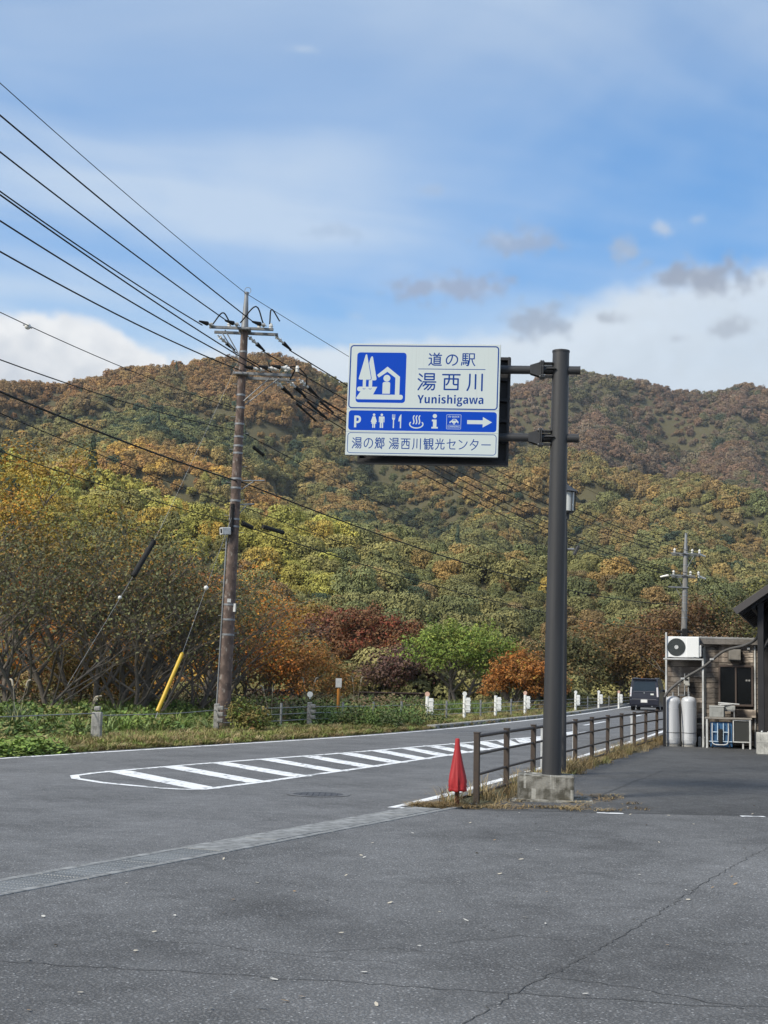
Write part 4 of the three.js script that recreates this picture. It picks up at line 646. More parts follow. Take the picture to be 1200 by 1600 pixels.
// ---------------------------------------------------------------- single trees: trunk with limbs, and a crown of leaves
const barkMat = M([0.19, 0.165, 0.14], 0.95, 0, { map: texture(512, (u, v) => { const n = fbm(u * 16, v * 6, 5, 151, 16), l = smoothstep(fbm(u * 7, v * 9, 4, 153, 7), 0.52, 0.7); return mix3(gray(0.35 + n * 0.9), [1.9, 1.9, 1.75], l * 0.7); }), bumpMap: fineBump, bumpScale: 0.01 });
function makeTree(seed, o) {
  const R = rng(seed), wood = [], tips = [];
  const rnd = (a) => (R() - 0.5) * 2 * a;
  const grow = (p, d, len, r, depth) => {
    const n = depth === 0 ? 5 : 3, pts = [p.clone()], q = p.clone(), dir = d.clone();
    for (let i = 0; i < n; i++) { dir.add(V(rnd(o.wob), rnd(o.wob * 0.6) + (o.up ?? 0.06), rnd(o.wob))).normalize(); q.addScaledVector(dir, len / n); pts.push(q.clone()); }
    const seg = depth > 2 ? 3 : depth > 1 ? 4 : 6;
    for (let i = 0; i < n; i++) { const a = lerp(r, r * 0.55, i / n), b = lerp(r, r * 0.55, (i + 1) / n); wood.push(rod(pts[i], pts[i + 1], a, b, seg)); }
    if (depth >= o.depth) { tips.push([pts[n], len], [pts[n - 1], len * 0.8]); return; }
    if (depth >= o.depth - 1) tips.push([pts[n], len * 0.7]);
    const kids = depth === 0 ? o.limbs : o.split + (R() < 0.4 ? 1 : 0);
    for (let k = 0; k < kids; k++) {
      const t = depth === 0 ? lerp(o.clear, 1, (k + 0.6) / kids) : lerp(0.4, 1, (k + 1) / kids), f = t * n, i = Math.min(n - 1, Math.floor(f)), s = pts[i].clone().lerp(pts[i + 1], f - i);
      const a = k * 2.4 + R() * 1.2, spread = o.spread * (0.7 + R() * 0.6), nd = dir.clone().multiplyScalar(Math.cos(spread)).add(V(Math.cos(a), 0.1, Math.sin(a)).multiplyScalar(Math.sin(spread))).normalize();
      grow(s, nd, len * (depth === 0 ? o.limbLen * (1.15 - 0.5 * t) : 0.66 + R() * 0.14), Math.max(0.006, r * (0.62 - 0.2 * t) * (depth ? 0.9 : 1)), depth + 1);
    }
  };
  for (const [x, z, lx, lz, h, r] of o.stems) grow(V(x, -0.4, z), V(lx, 1, lz).normalize(), h, r, 0);
  const pos = [], col = [], per = Math.max(3, Math.round(o.leaves / tips.length)), u = V(), w = V(), d = V();
  for (const [p, len] of tips) {
    const tone = 0.75 + R() * 0.5, base = o.palette[Math.floor(R() * R() * o.palette.length * 0.999)];
    for (let k = 0; k < per; k++) {
      const rr = o.clump * (0.35 + 0.65 * Math.cbrt(R())) * (0.7 + len * 0.25); d.set(rnd(1), rnd(1), rnd(1)).normalize();
      const x = p.x + d.x * rr, y = p.y + d.y * rr * 0.72, z = p.z + d.z * rr; if (y < 0.1) continue;
      d.add(V(rnd(0.7), 0.75 + rnd(0.6), rnd(0.7))).normalize(); u.set(rnd(1), rnd(1), rnd(1)).cross(d).normalize(); w.crossVectors(d, u);
      const s = o.leaf * (0.6 + R() * 0.8), e = s * 0.55, c = R() < 0.12 ? o.palette[Math.floor(R() * o.palette.length)] : base, t = tone * (0.75 + R() * 0.5), b = -0.3 * e;
      const A = [x + u.x * s, y + u.y * s, z + u.z * s], C = [x - u.x * s, y - u.y * s, z - u.z * s], B = [x + w.x * e + d.x * b, y + w.y * e + d.y * b, z + w.z * e + d.z * b], D = [x - w.x * e + d.x * b, y - w.y * e + d.y * b, z - w.z * e + d.z * b];
      pos.push(...A, ...B, ...C, ...A, ...C, ...D); for (let q = 0; q < 6; q++) col.push(c[0] * t, c[1] * t, c[2] * t);
    }
  }
  const g = new THREE.BufferGeometry(); g.setAttribute('position', new THREE.Float32BufferAttribute(pos, 3)); g.setAttribute('color', new THREE.Float32BufferAttribute(col, 3)); g.computeVertexNormals();
  return [merge(wood), g];
}
const singleLeaf = new THREE.MeshPhysicalMaterial({ vertexColors: true, roughness: 0.75, side: THREE.DoubleSide, transmission: 0.25, thickness: 0, specularIntensity: 0.4 });
function tree(name, label, category, [x, y, z], seed, o, group) {
  const t = thing(name, label, category, [x, y, z], 0, group), [wood, leaves] = makeTree(seed, { wob: 0.16, depth: 3, limbs: 7, split: 3, spread: 0.75, clear: 0.25, limbLen: 0.6, clump: 0.45, leaf: 0.085, leaves: 9000, ...o });
  part(t, 'trunk', wood, o.bark ?? barkMat); part(t, 'crown', leaves, leafMatSingle(o)); return t;
}
const leafMatSingle = () => singleLeaf;
const P = PAL, GREY = [[0.17, 0.18, 0.085], [0.22, 0.2, 0.085], [0.34, 0.22, 0.06], [0.13, 0.145, 0.06], [0.3, 0.17, 0.06], [0.24, 0.22, 0.12]], GOLD = [P.gold, P.orange, P.gold, P.ochre, P.brown], OLV = [P.olive, P.moss, P.ochre, P.green, P.brown];
{
  const wild = { wob: 0.26, spread: 0.8, clear: 0.2, limbs: 8, limbLen: 0.55, up: 0.05, leaf: 0.052 };
  const list = [ // the thicket left of the brown pole
    ['grey green bare limbed tree at the left end of the thicket by the picture edge', [-10.6, 0, -39], { stems: [[0, 0, -0.15, 0, 5.2, 0.13], [0.5, 0.2, 0.25, 0, 4.4, 0.09]], leaves: 9000, palette: GREY, clump: 0.55 }],
    ['grey green tree on a slanting pale trunk, second from the left in the thicket', [-8.9, 0, -42], { stems: [[0.2, 0, -0.22, 0, 5.6, 0.1], [-0.6, 0.3, -0.1, 0.1, 5, 0.11]], leaves: 10500, palette: GREY, clump: 0.6 }],
    ['grey green tree with twisted upright stems in the middle of the thicket', [-8.05, 0, -41], { stems: [[0, 0, -0.05, 0, 5.4, 0.12], [0.25, 0, 0.12, 0.1, 4.6, 0.08]], leaves: 10000, palette: GREY, clump: 0.6, wob: 0.34 }],
    ['grey green tree with two stems leaning right beside the long black sleeve', [-7.3, 0, -42], { stems: [[0, 0, 0.42, 0, 5.0, 0.1], [0.15, 0.2, 0.25, 0.1, 5.2, 0.14], [-0.1, 0.3, 0.05, 0, 4.8, 0.09]], leaves: 9000, palette: [GREY[0], GREY[3], P.gold, GREY[1], P.ochre], clump: 0.55 }],
    ['small twiggy golden tree just left of the yellow guy wire cover', [-6.5, 0, -45], { stems: [[0, 0, 0.15, 0, 4.2, 0.1], [0.3, 0, 0.4, 0, 3.8, 0.07], [-0.3, 0, -0.2, 0, 4, 0.08]], leaves: 8000, palette: [P.gold, P.ochre, P.brown, P.moss], clump: 0.5 }],
    ['orange and gold tree leaning towards the brown pole from the left', [-6.2, 0, -50], { stems: [[0, 0, 0.1, 0, 4.8, 0.12], [0.4, 0, 0.3, 0, 4.2, 0.09]], leaves: 11000, palette: GOLD, clump: 0.6 }],
    ['glowing orange tree behind the left end of the thicket', [-12.2, 0, -51], { stems: [[0, 0, 0, 0, 4.6, 0.13]], leaves: 12000, palette: [P.orange, P.gold, P.ochre, P.brown], clump: 0.7, clear: 0.1 }],
    ['golden tree behind the middle of the thicket', [-10.4, 0, -55], { stems: [[0, 0, 0, 0, 5.2, 0.13], [0.8, 0, 0.2, 0, 4.2, 0.1]], leaves: 13000, palette: [P.gold, P.ochre, P.orange, P.olive], clump: 0.7, clear: 0.1 }],
    ['olive and gold bushy tree behind the long black sleeve', [-8.6, 0, -55], { stems: [[0, 0, 0, 0, 4.6, 0.13]], leaves: 13000, palette: [P.moss, P.gold, P.ochre, P.olive], clump: 0.7, clear: 0.08 }],
    ['rusty orange tree directly behind the foot of the brown pole', [-6.4, 0, -57], { stems: [[0, 0, 0.1, 0, 4.2, 0.12], [1, 0, 0.1, 0, 3.6, 0.1]], leaves: 13000, palette: [P.ochre, P.orange, P.brown, P.rust], clump: 0.65, clear: 0.08 }],
    ['gold brown tree immediately right of the brown pole', [-4.6, 0, -58], { stems: [[0, 0, 0.05, 0, 4.2, 0.12], [0.9, 0, 0.2, 0, 3.2, 0.09]], leaves: 13000, palette: [P.ochre, P.brown, P.moss, P.gold], clump: 0.65, clear: 0.08 }],
    ['tall yellow green tree reaching into the upper left corner of the wood', [-13.6, 0, -45], { stems: [[0, 0, 0.02, 0, 7.8, 0.17]], leaves: 12000, palette: [P.lime, P.moss, P.gold, P.brown], clump: 0.7, clear: 0.3, limbLen: 0.45 }],
    ['low olive thicket tree filling the gap under the grey green trees', [-9.6, 0, -47], { stems: [[0, 0, 0, 0, 2.6, 0.09], [1.2, 0, 0.1, 0, 2.4, 0.08], [-1.2, 0, 0, 0, 2.5, 0.08]], leaves: 12000, palette: [P.olive, P.green, P.brown, P.ochre], clump: 0.6, clear: 0.05 }],
    ['dull olive shrubby tree between the rusty orange tree and the red maples', [-3.1, 0, -68], { stems: [[0, 0, 0, 0, 2.6, 0.1], [1.2, 0, 0.1, 0, 2.3, 0.09]], leaves: 11000, palette: [P.olive, P.green, P.moss, P.brown], clump: 0.6, clear: 0.05 }],
  ];
  list.forEach(([l, p, o], i) => tree('thicket_tree', l, 'tree', p, 2000 + i * 13, { ...wild, ...o, limbs: i < 5 ? 9 : 8, clear: i < 5 ? 0.24 : o.clear ?? 0.2, stems: o.stems.map((q) => [q[0], q[1], q[2], q[3], q[4] * (i < 6 ? 0.8 : i === 11 ? 0.85 : i > 8 ? 0.7 : 0.85), q[5] * 0.8]), leaves: o.leaves * (i < 5 ? 0.55 : i < 11 ? 0.8 : 0.85), palette: o.palette.map((c) => c.map((v, k) => v * (i < 5 ? 0.9 : [1.65, 1.25, 0.9][k]))) }, 'trees of the roadside thicket'));
  [['bare twiggy tree at the left of the thicket with hardly any leaves', -9.7, -38.5, 2501], ['bare twiggy tree leaning right between the two guy wires', -6.9, -40.5, 2517], ['bare twiggy saplings just left of the brown pole', -5.3, -42.5, 2533]].forEach(([l, x, z, sd]) => tree('bare_tree', l, 'tree', [x, 0, z], sd, { ...wild, depth: 4, limbs: 7, split: 2, leaves: 1500, leaf: 0.045, clump: 0.35, palette: GREY, stems: [[0, 0, 0.2, 0, 3.6, 0.07], [0.3, 0.1, 0.45, 0.1, 3.2, 0.05], [-0.2, 0, -0.25, 0, 3.4, 0.05]] }, 'trees of the roadside thicket'));
  const full = { wob: 0.24, spread: 0.85, clear: 0.1, limbs: 8, limbLen: 0.62, leaves: 13000, clump: 0.75 };
  const T = (name, l, p, o, seed) => tree(name, l, 'tree', [p[0], p[2] < -90 ? Math.max(0, terrain(p[0], p[2])[0]) : 0, p[2]], seed, { ...full, ...o }, 'single trees behind the guard fence');
  const RED = [[0.24, 0.09, 0.05], P.rust, [0.24, 0.06, 0.035], P.brown, P.plum], MAR = [P.plum, P.brown, [0.16, 0.065, 0.05], P.olive];
  T('maple_tree', 'red topped maple standing right of the gold tree above the footbridge', [-4.6, 0, -112], { stems: [[0, 0, 0, 0, 4.4, 0.2], [0.8, 0, 0.2, 0, 4, 0.16]], palette: RED, leaf: 0.13, clump: 0.95 }, 3001);
  T('maple_tree', 'red orange maple left of the bright green tree', [-0.6, 0, -108], { stems: [[0, 0, 0.1, 0, 4.4, 0.16]], palette: [P.rust, [0.26, 0.07, 0.035], P.brown, P.orange], leaf: 0.12, clump: 0.85 }, 3002);
  T('maple_tree', 'dark wine red bush tree by the end of the footbridge', [1.3, 0, -92], { stems: [[0, 0, 0, 0, 2.6, 0.12], [1, 0, 0.1, 0, 2.2, 0.1], [-1, 0, -0.1, 0, 2.2, 0.1]], palette: MAR, leaf: 0.1, clump: 0.7 }, 3003);
  T('broadleaf_tree', 'plum brown tree left of the red topped maple', [-8.6, 0, -108], { stems: [[0, 0, 0, 0, 4.0, 0.17], [1.6, 0, 0.1, 0, 3.8, 0.15]], palette: [P.plum, P.brown, P.rust, P.olive], leaf: 0.12, clump: 0.9 }, 3004);
  T('broadleaf_tree', 'golden tree lit above the red maples', [-7.9, 0, -124], { stems: [[0, 0, 0, 0, 4.6, 0.18]], palette: [P.gold, P.orange, P.ochre, P.lime], leaf: 0.14, clump: 1.0, clear: 0.4 }, 3005);
  T('broadleaf_tree', 'bright green tree with a broad crown behind the guard fence', [4.5, 0, -84], { stems: [[-0.3, 0, -0.25, 0, 3.1, 0.12], [0.3, 0, 0.3, 0, 3.2, 0.12], [0, 0.3, 0, 0, 3.4, 0.13]], palette: [[0.2, 0.27, 0.05], [0.25, 0.29, 0.06], [0.14, 0.21, 0.04], P.lime], leaf: 0.085, clump: 0.52, clear: 0.3, leaves: 14000 }, 3006);
  T('maple_tree', 'low bright orange maple behind the white guard posts', [7.6, 0, -78], { stems: [[-0.3, 0, -0.4, 0, 1.7, 0.09], [0.3, 0, 0.4, 0, 1.9, 0.09], [0, 0, 0.05, 0.1, 2.1, 0.09]], palette: [P.orange, [0.4, 0.15, 0.03], [0.3, 0.13, 0.04], P.gold], leaf: 0.075, clump: 0.42, clear: 0.15 }, 3007);
  T('maple_tree', 'dull orange tree just behind the bright orange maple', [7.9, 0, -88], { stems: [[0, 0, 0, 0, 2.7, 0.12], [1, 0, 0.2, 0, 2.3, 0.1]], palette: [P.orange, P.brown, P.ochre, P.olive], leaf: 0.1, clump: 0.7 }, 3008);
  T('broadleaf_tree', 'olive tree right behind the tall sign pole', [12, 0, -98], { stems: [[0, 0, 0, 0, 3.4, 0.14], [1.6, 0, 0.1, 0, 2.9, 0.12]], palette: OLV, leaf: 0.1, clump: 0.8 }, 3009);
  T('broadleaf_tree', 'ochre and olive tree left of the dark van', [16.2, 0, -108], { stems: [[0, 0, 0, 0, 4.0, 0.16], [1.6, 0, 0.15, 0, 3.6, 0.14]], palette: [P.ochre, P.moss, P.brown, P.olive], leaf: 0.11, clump: 0.85 }, 3010);
  T('broadleaf_tree', 'golden brown tree rising straight behind the dark van', [19.6, 0, -110], { stems: [[0, 0, 0, 0, 5.2, 0.18], [-1.4, 0, -0.1, 0, 4.4, 0.15]], palette: [P.ochre, P.brown, P.orange, P.moss], leaf: 0.11, clump: 0.95 }, 3011);
  T('broadleaf_tree', 'rusty tree at the foot of the pale utility pole', [21.6, 0, -102], { stems: [[0, 0, 0, 0, 4.8, 0.17]], palette: [P.brown, P.rust, P.ochre, P.olive], leaf: 0.11, clump: 0.9 }, 3012);
  T('broadleaf_tree', 'green olive tree behind the shed roof', [24.2, 0, -104], { stems: [[0, 0, 0, 0, 5.4, 0.18], [1.5, 0, 0.1, 0, 5, 0.16]], palette: [P.olive, P.moss, P.lime, P.green], leaf: 0.11, clump: 0.95 }, 3013);
  T('broadleaf_tree', 'yellowish green tree between the shed roof and the dark eave', [27.5, 0, -106], { stems: [[0, 0, 0, 0, 5.6, 0.18], [1.5, 0, 0.1, 0, 4.8, 0.16]], palette: [P.moss, P.lime, P.ochre, P.olive], leaf: 0.11, clump: 0.95 }, 3014);
}

// ---------------------------------------------------------------- weeds, grass and fallen leaves
const weedMat = new THREE.MeshStandardMaterial({ roughness: 0.8, side: THREE.DoubleSide });
function tuft(seed, n, h, lean, w, curl) { // grass blades from one root
  const R = rng(seed), pos = [];
  for (let i = 0; i < n; i++) {
    const a = R() * 6.28, hh = h * (0.5 + R() * 0.6), l = lean * (0.3 + R()), x0 = (R() - 0.5) * 0.16, z0 = (R() - 0.5) * 0.16, dx = Math.cos(a), dz = Math.sin(a), ww = w * (0.6 + R() * 0.7);
    const p = (t) => [x0 + dx * l * t * t, hh * (t - curl * t * t * t), z0 + dz * l * t * t], q = [p(0), p(0.4), p(0.75), p(1)], s = [-dz * ww, 0, dx * ww];
    for (let k = 0; k < 3; k++) { const wa = [1, 0.85, 0.5, 0.02][k], wb = [1, 0.85, 0.5, 0.02][k + 1], A = q[k], B = q[k + 1]; const a0 = [A[0] - s[0] * wa, A[1], A[2] - s[2] * wa], a1 = [A[0] + s[0] * wa, A[1], A[2] + s[2] * wa], b0 = [B[0] - s[0] * wb, B[1], B[2] - s[2] * wb], b1 = [B[0] + s[0] * wb, B[1], B[2] + s[2] * wb]; pos.push(...a0, ...a1, ...b0, ...a1, ...b1, ...b0); }
  }
  const g = new THREE.BufferGeometry(); g.setAttribute('position', new THREE.Float32BufferAttribute(pos, 3)); g.computeVertexNormals(); return g;
}
function leafClump(seed, n, r, h, size) { // a low mound of broad leaves
  const R = rng(seed), pos = [], d = V(), u = V(), w = V();
  for (let i = 0; i < n; i++) {
    const a = R() * 6.28, rr = r * Math.sqrt(R()), y = h * (0.25 + 0.75 * R()) * Math.sqrt(Math.max(0.05, 1 - (rr / r) ** 2)), x = Math.cos(a) * rr, z = Math.sin(a) * rr;
    d.set((R() - 0.5) * 1.5, 0.6 + R() * 0.6, (R() - 0.5) * 1.5).normalize(); u.set(R() - 0.5, R() - 0.5, R() - 0.5).cross(d).normalize(); w.crossVectors(d, u);
    const s = size * (0.6 + R() * 0.8), e = s * 0.7, b = -0.3 * e, A = [x + u.x * s, y + u.y * s, z + u.z * s], C = [x - u.x * s, y - u.y * s, z - u.z * s], B = [x + w.x * e + d.x * b, y + w.y * e + d.y * b, z + w.z * e + d.z * b], D = [x - w.x * e + d.x * b, y - w.y * e + d.y * b, z - w.z * e + d.z * b];
    pos.push(...A, ...B, ...C, ...A, ...C, ...D);
  }
  const g = new THREE.BufferGeometry(); g.setAttribute('position', new THREE.Float32BufferAttribute(pos, 3)); g.computeVertexNormals(); return g;
}
function scatter(name, label, category, geos, n, seed, place, colours) { // place(R) -> [x, y, z, scale, tall] or null
  const R = rng(seed), t = tag(thing(name, label, category), undefined, undefined, undefined, 'stuff'), m4 = new THREE.Matrix4(), q = new THREE.Quaternion(), c = new THREE.Color(), lists = geos.map(() => []);
  for (let i = 0; i < n; i++) { const p = place(R); if (p) lists[Math.floor(R() * geos.length)].push([p, R() * 6.28, colours[Math.floor(R() * colours.length)], 0.7 + R() * 0.6, (R() - 0.5) * 0.3]); }
  lists.forEach((l, k) => {
    const im = new THREE.InstancedMesh(geos[k], weedMat, l.length); im.name = 'clumps' + (k ? '_' + String(k).padStart(3, '0') : ''); im.userData.kind = 'stuff'; im.castShadow = im.receiveShadow = true;
    l.forEach(([p, a, col, b, tilt], i) => { im.setMatrixAt(i, m4.compose(V(p[0], p[1], p[2]), q.setFromEuler(new THREE.Euler(tilt, a, tilt * 0.7)), V(p[3], p[4], p[3]))); im.setColorAt(i, c.setRGB(col[0] * b, col[1] * b, col[2] * b)); });
    t.add(im);
  });
  return t;
}
const G1 = [0.13, 0.2, 0.04], G2 = [0.18, 0.23, 0.05], G3 = [0.085, 0.14, 0.035], DRY = [0.3, 0.22, 0.1], DRY2 = [0.24, 0.165, 0.075], STRAW = [0.38, 0.3, 0.16], OLG = [0.21, 0.2, 0.065], BL = [0.13, 0.16, 0.1];
{
  const off = (z, d) => farEdge(z) - d; // d metres beyond the far edge line
  const shortG = [1, 2, 3].map((i) => tuft(600 + i, 26, 0.22, 0.16, 0.007, 0.25)), longG = [1, 2, 3].map((i) => tuft(610 + i, 34, 0.75, 0.5, 0.009, 0.35)), broad = [1, 2, 3].map((i) => leafClump(620 + i, 90, 0.5, 0.55, 0.06)), fern = [1, 2].map((i) => leafClump(630 + i, 160, 0.6, 0.75, 0.04));
  scatter('verge_grass', 'short dry and green grass on the verge along the far edge line', 'grass', shortG, 14000, 71, (R) => { const z = -20 - R() * R() * 60 - R() * 6, d = 0.42 + R() * (z > -38 ? 5.5 : 3.8); return [off(z, d), 0, z, 0.8 + R() * 0.8, (0.5 + R() * 0.8) * (d < 1 ? 0.6 : 1)]; }, [DRY, OLG, G2, G2, DRY, [0.24, 0.24, 0.07], STRAW, OLG]);
  scatter('leafy_weeds', 'tangle of leafy green weeds behind the guard fence', 'weeds', broad, 2900, 72, (R) => { const z = -25 - R() * 30, d = 2.6 + R() * 6.5; const n = fbm(off(z, d) * 0.45, z * 0.45, 3, 701), k = smoothstep(n, 0.38, 0.6); if (n < 0.38 || (d < 3.6 && R() < 0.6)) return null; return [off(z, d), -0.08, z, 0.5 + R() * 0.6, (0.25 + R() * 0.5 + k * 0.5) * (d < 3.6 ? 0.6 : 1) + clamp((d - 4) * 0.1, 0, 0.45)]; }, [G1, G2, G1, G3, OLG]);
  scatter('leafy_weeds', 'bright green leafy patch at the left picture edge by the road', 'weeds', broad, 330, 73, (R) => { const z = -24.6 - R() * 2.6, d = 0.5 + R() * R() * 2.4; return [off(z, d), -0.05, z, 0.45 + R() * 0.4, 0.3 + R() * 0.4]; }, [[0.16, 0.25, 0.045], [0.2, 0.29, 0.055], G2]);
  scatter('leafy_weeds', 'dark leafy shrubs spilling over the guard fence behind the marker post', 'weeds', fern, 300, 74, (R) => { const z = -42.5 - R() * 6.5, d = 1.2 + R() * 3.2; return [off(z, d), -0.05, z, 0.5 + R() * 0.6, 0.4 + R() * 0.75]; }, [G3, G1, G3, OLG, [0.07, 0.09, 0.03]]);
  scatter('tall_grass', 'tall arching grass standing behind the leafy weeds', 'grass', longG, 1200, 75, (R) => { const z = -28 - R() * 42, d = 3.4 + R() * 7; return [off(z, d), 0, z, 0.9 + R() * 0.7, 0.45 + R() * 0.75 + clamp((d - 5) * 0.1, 0, 0.4)]; }, [G1, G1, OLG, [0.19, 0.25, 0.09], G3, G2]);
  scatter('verge_grass', 'rough grass between the kerb and the trees further down the road', 'grass', longG, 900, 76, (R) => { const z = -60 - R() * 60, d = 2.5 + R() * 6; return [off(z, d), 0, z, 0.9 + R() * 0.6, 0.5 + R() * 0.5]; }, [OLG, G1, DRY2, DRY, G3]);
  scatter('undergrowth', 'dark brown undergrowth beneath the thicket trees', 'undergrowth', fern, 900, 77, (R) => { const z = -42 - R() * 26, x = -19 + R() * 21; if (x > off(z, 4)) return null; return [x, -0.1, z, 0.8 + R() * 0.9, 0.6 + R() * 0.9]; }, [[0.1, 0.07, 0.03], [0.09, 0.08, 0.03], P.olive, P.brown, [0.06, 0.07, 0.03]]);
  scatter('dry_weeds', 'dry straw coloured weeds along the foot of the brown rail fence', 'weeds', [1, 2, 3].map((i) => tuft(640 + i, 22, 0.32, 0.2, 0.0035, 0.2)), 430, 78, (R) => { const k = R(), z = -17.6 - k * 22.5; if (z > -20.6 && z < -18.2 && R() < 0.35) return null; return [fenceX(z) + (R() + R() - 0.9) * 0.42, 0, z, 0.6 + R() * 0.8, (0.25 + R() * 0.8) * (0.35 + fbm(z * 0.6, 3, 2, 703) * 1.2)]; }, [DRY, DRY2, STRAW, DRY, [0.2, 0.14, 0.06], OLG]);
  scatter('dry_weeds', 'matted dead grass spreading on the asphalt around the concrete footing', 'weeds', [1, 2].map((i) => tuft(650 + i, 22, 0.05, 0.16, 0.004, 0.5)), 150, 79, (R) => { const a = R(); const x = a < 0.7 ? 0.45 + R() * R() * 2.4 : 1.6 + R() * 1.7, z = a < 0.7 ? -17.45 - R() * 0.5 : -17.5 - R() * 2.6; if (x < fenceX(z) - 0.6 || (a >= 0.7 && fbm(x * 1.7, z * 1.7, 2, 705) < 0.5)) return null; return [x, 0.008, z, 0.7 + R() * 0.8, 0.5 + R() * 0.8]; }, [DRY, DRY2, [0.2, 0.14, 0.06]]);
  // single grasses and shrubs that stand out
  const pg = (l, p, seed, h, colour, n = 90) => { const t = thing('pampas_grass', l, 'grass clump', p); part(t, 'blades', tuft(seed, n, h, h * 0.75, 0.011, 0.3), new THREE.MeshStandardMaterial({ color: new THREE.Color().setRGB(...colour), roughness: 0.8, side: THREE.DoubleSide })); const R = rng(seed + 1), pl = []; for (let i = 0; i < 2; i++) { const a = R() * 6.28, x = Math.cos(a) * 0.25, z = Math.sin(a) * 0.25; pl.push(tube([V(x * 0.3, 0.1, z * 0.3), V(x * 0.7, h * 0.8, z * 0.7), V(x * 1.1, h * 1.12, z * 1.1)], 0.005, 6, 4), tube([V(x * 1.1, h * 1.1, z * 1.1), V(x * 1.3, h * 1.22, z * 1.3), V(x * 1.7, h * 1.25, z * 1.7)], 0.025, 6, 5)); } part(t, 'plumes', pl, M([0.36, 0.32, 0.25], 0.95)); return t; };
  pg('blue green pampas grass clump at the left behind the single cable', [-8.75, 0, -34.6], 661, 1.05, BL);
  pg('smaller blue green pampas grass clump by the left picture edge', [-9.3, 0, -35.6], 662, 0.85, [0.12, 0.15, 0.085]);
  pg('straw coloured grass clump between the anchor post and the slanting trunk', [-7.3, 0, -35.6], 663, 0.75, DRY2);
  pg('green reed clump right of the brown pole', [-3.1, 0, -41], 664, 1.0, [0.12, 0.16, 0.07]);
  pg('plumed grass clump left of the orange marker post', [-2.6, 0, -52], 665, 1.2, [0.14, 0.16, 0.08]);
  pg('plumed grass clump just behind the orange marker post', [-0.9, 0, -54], 666, 1.25, [0.15, 0.15, 0.08]);
  const shrub = thing('shrub', 'leafy yellow green shrub hiding the foot of the brown pole', 'shrub', [-3.8, 0, -36.6]);
  const [sw, sl] = makeTree(3301, { wob: 0.3, depth: 2, limbs: 6, split: 3, spread: 0.8, clear: 0.1, limbLen: 0.6, clump: 0.22, leaf: 0.045, leaves: 1900, palette: [[0.16, 0.17, 0.045], [0.2, 0.16, 0.05], G1, P.ochre], stems: [[0, 0, -0.1, 0, 0.95, 0.02], [0.2, 0, 0.2, 0, 0.85, 0.018]] });
  part(shrub, 'trunk', sw, barkMat); part(shrub, 'crown', sl, singleLeaf);
  // leaves and bits lying on the asphalt
  const R = rng(88), lf = new THREE.CircleGeometry(0.02, 5).rotateX(-Math.PI / 2), n = 170, im = new THREE.InstancedMesh(lf, new THREE.MeshStandardMaterial({ roughness: 0.9, side: THREE.DoubleSide }), n), m4 = new THREE.Matrix4(), q = new THREE.Quaternion();
  for (let i = 0; i < n; i++) { const z = -6.6 - Math.pow(R(), 1.3) * 14, x = lerp(Math.max(-3, gutterInnerX(Math.max(z, -16.5)) + 0.1), 6 + R() * 2, R()); im.setMatrixAt(i, m4.compose(V(x, 0.016, z), q.setFromEuler(new THREE.Euler((R() - 0.5) * 0.5, R() * 6, (R() - 0.5) * 0.5)), V(0.5 + R() * 0.9, 1, 0.35 + R() * 0.4))); const c = R() < 0.45 ? [0.5, 0.45, 0.36] : R() < 0.5 ? [0.3, 0.2, 0.11] : [0.55, 0.53, 0.48]; im.setColorAt(i, new THREE.Color().setRGB(...c)); }
  const fl = tag(thing('fallen_leaves', 'small pale fallen leaves scattered on the parking lot asphalt', 'leaves'), undefined, undefined, undefined, 'stuff'); im.name = 'leaves'; im.userData.kind = 'stuff'; fl.add(im);
}

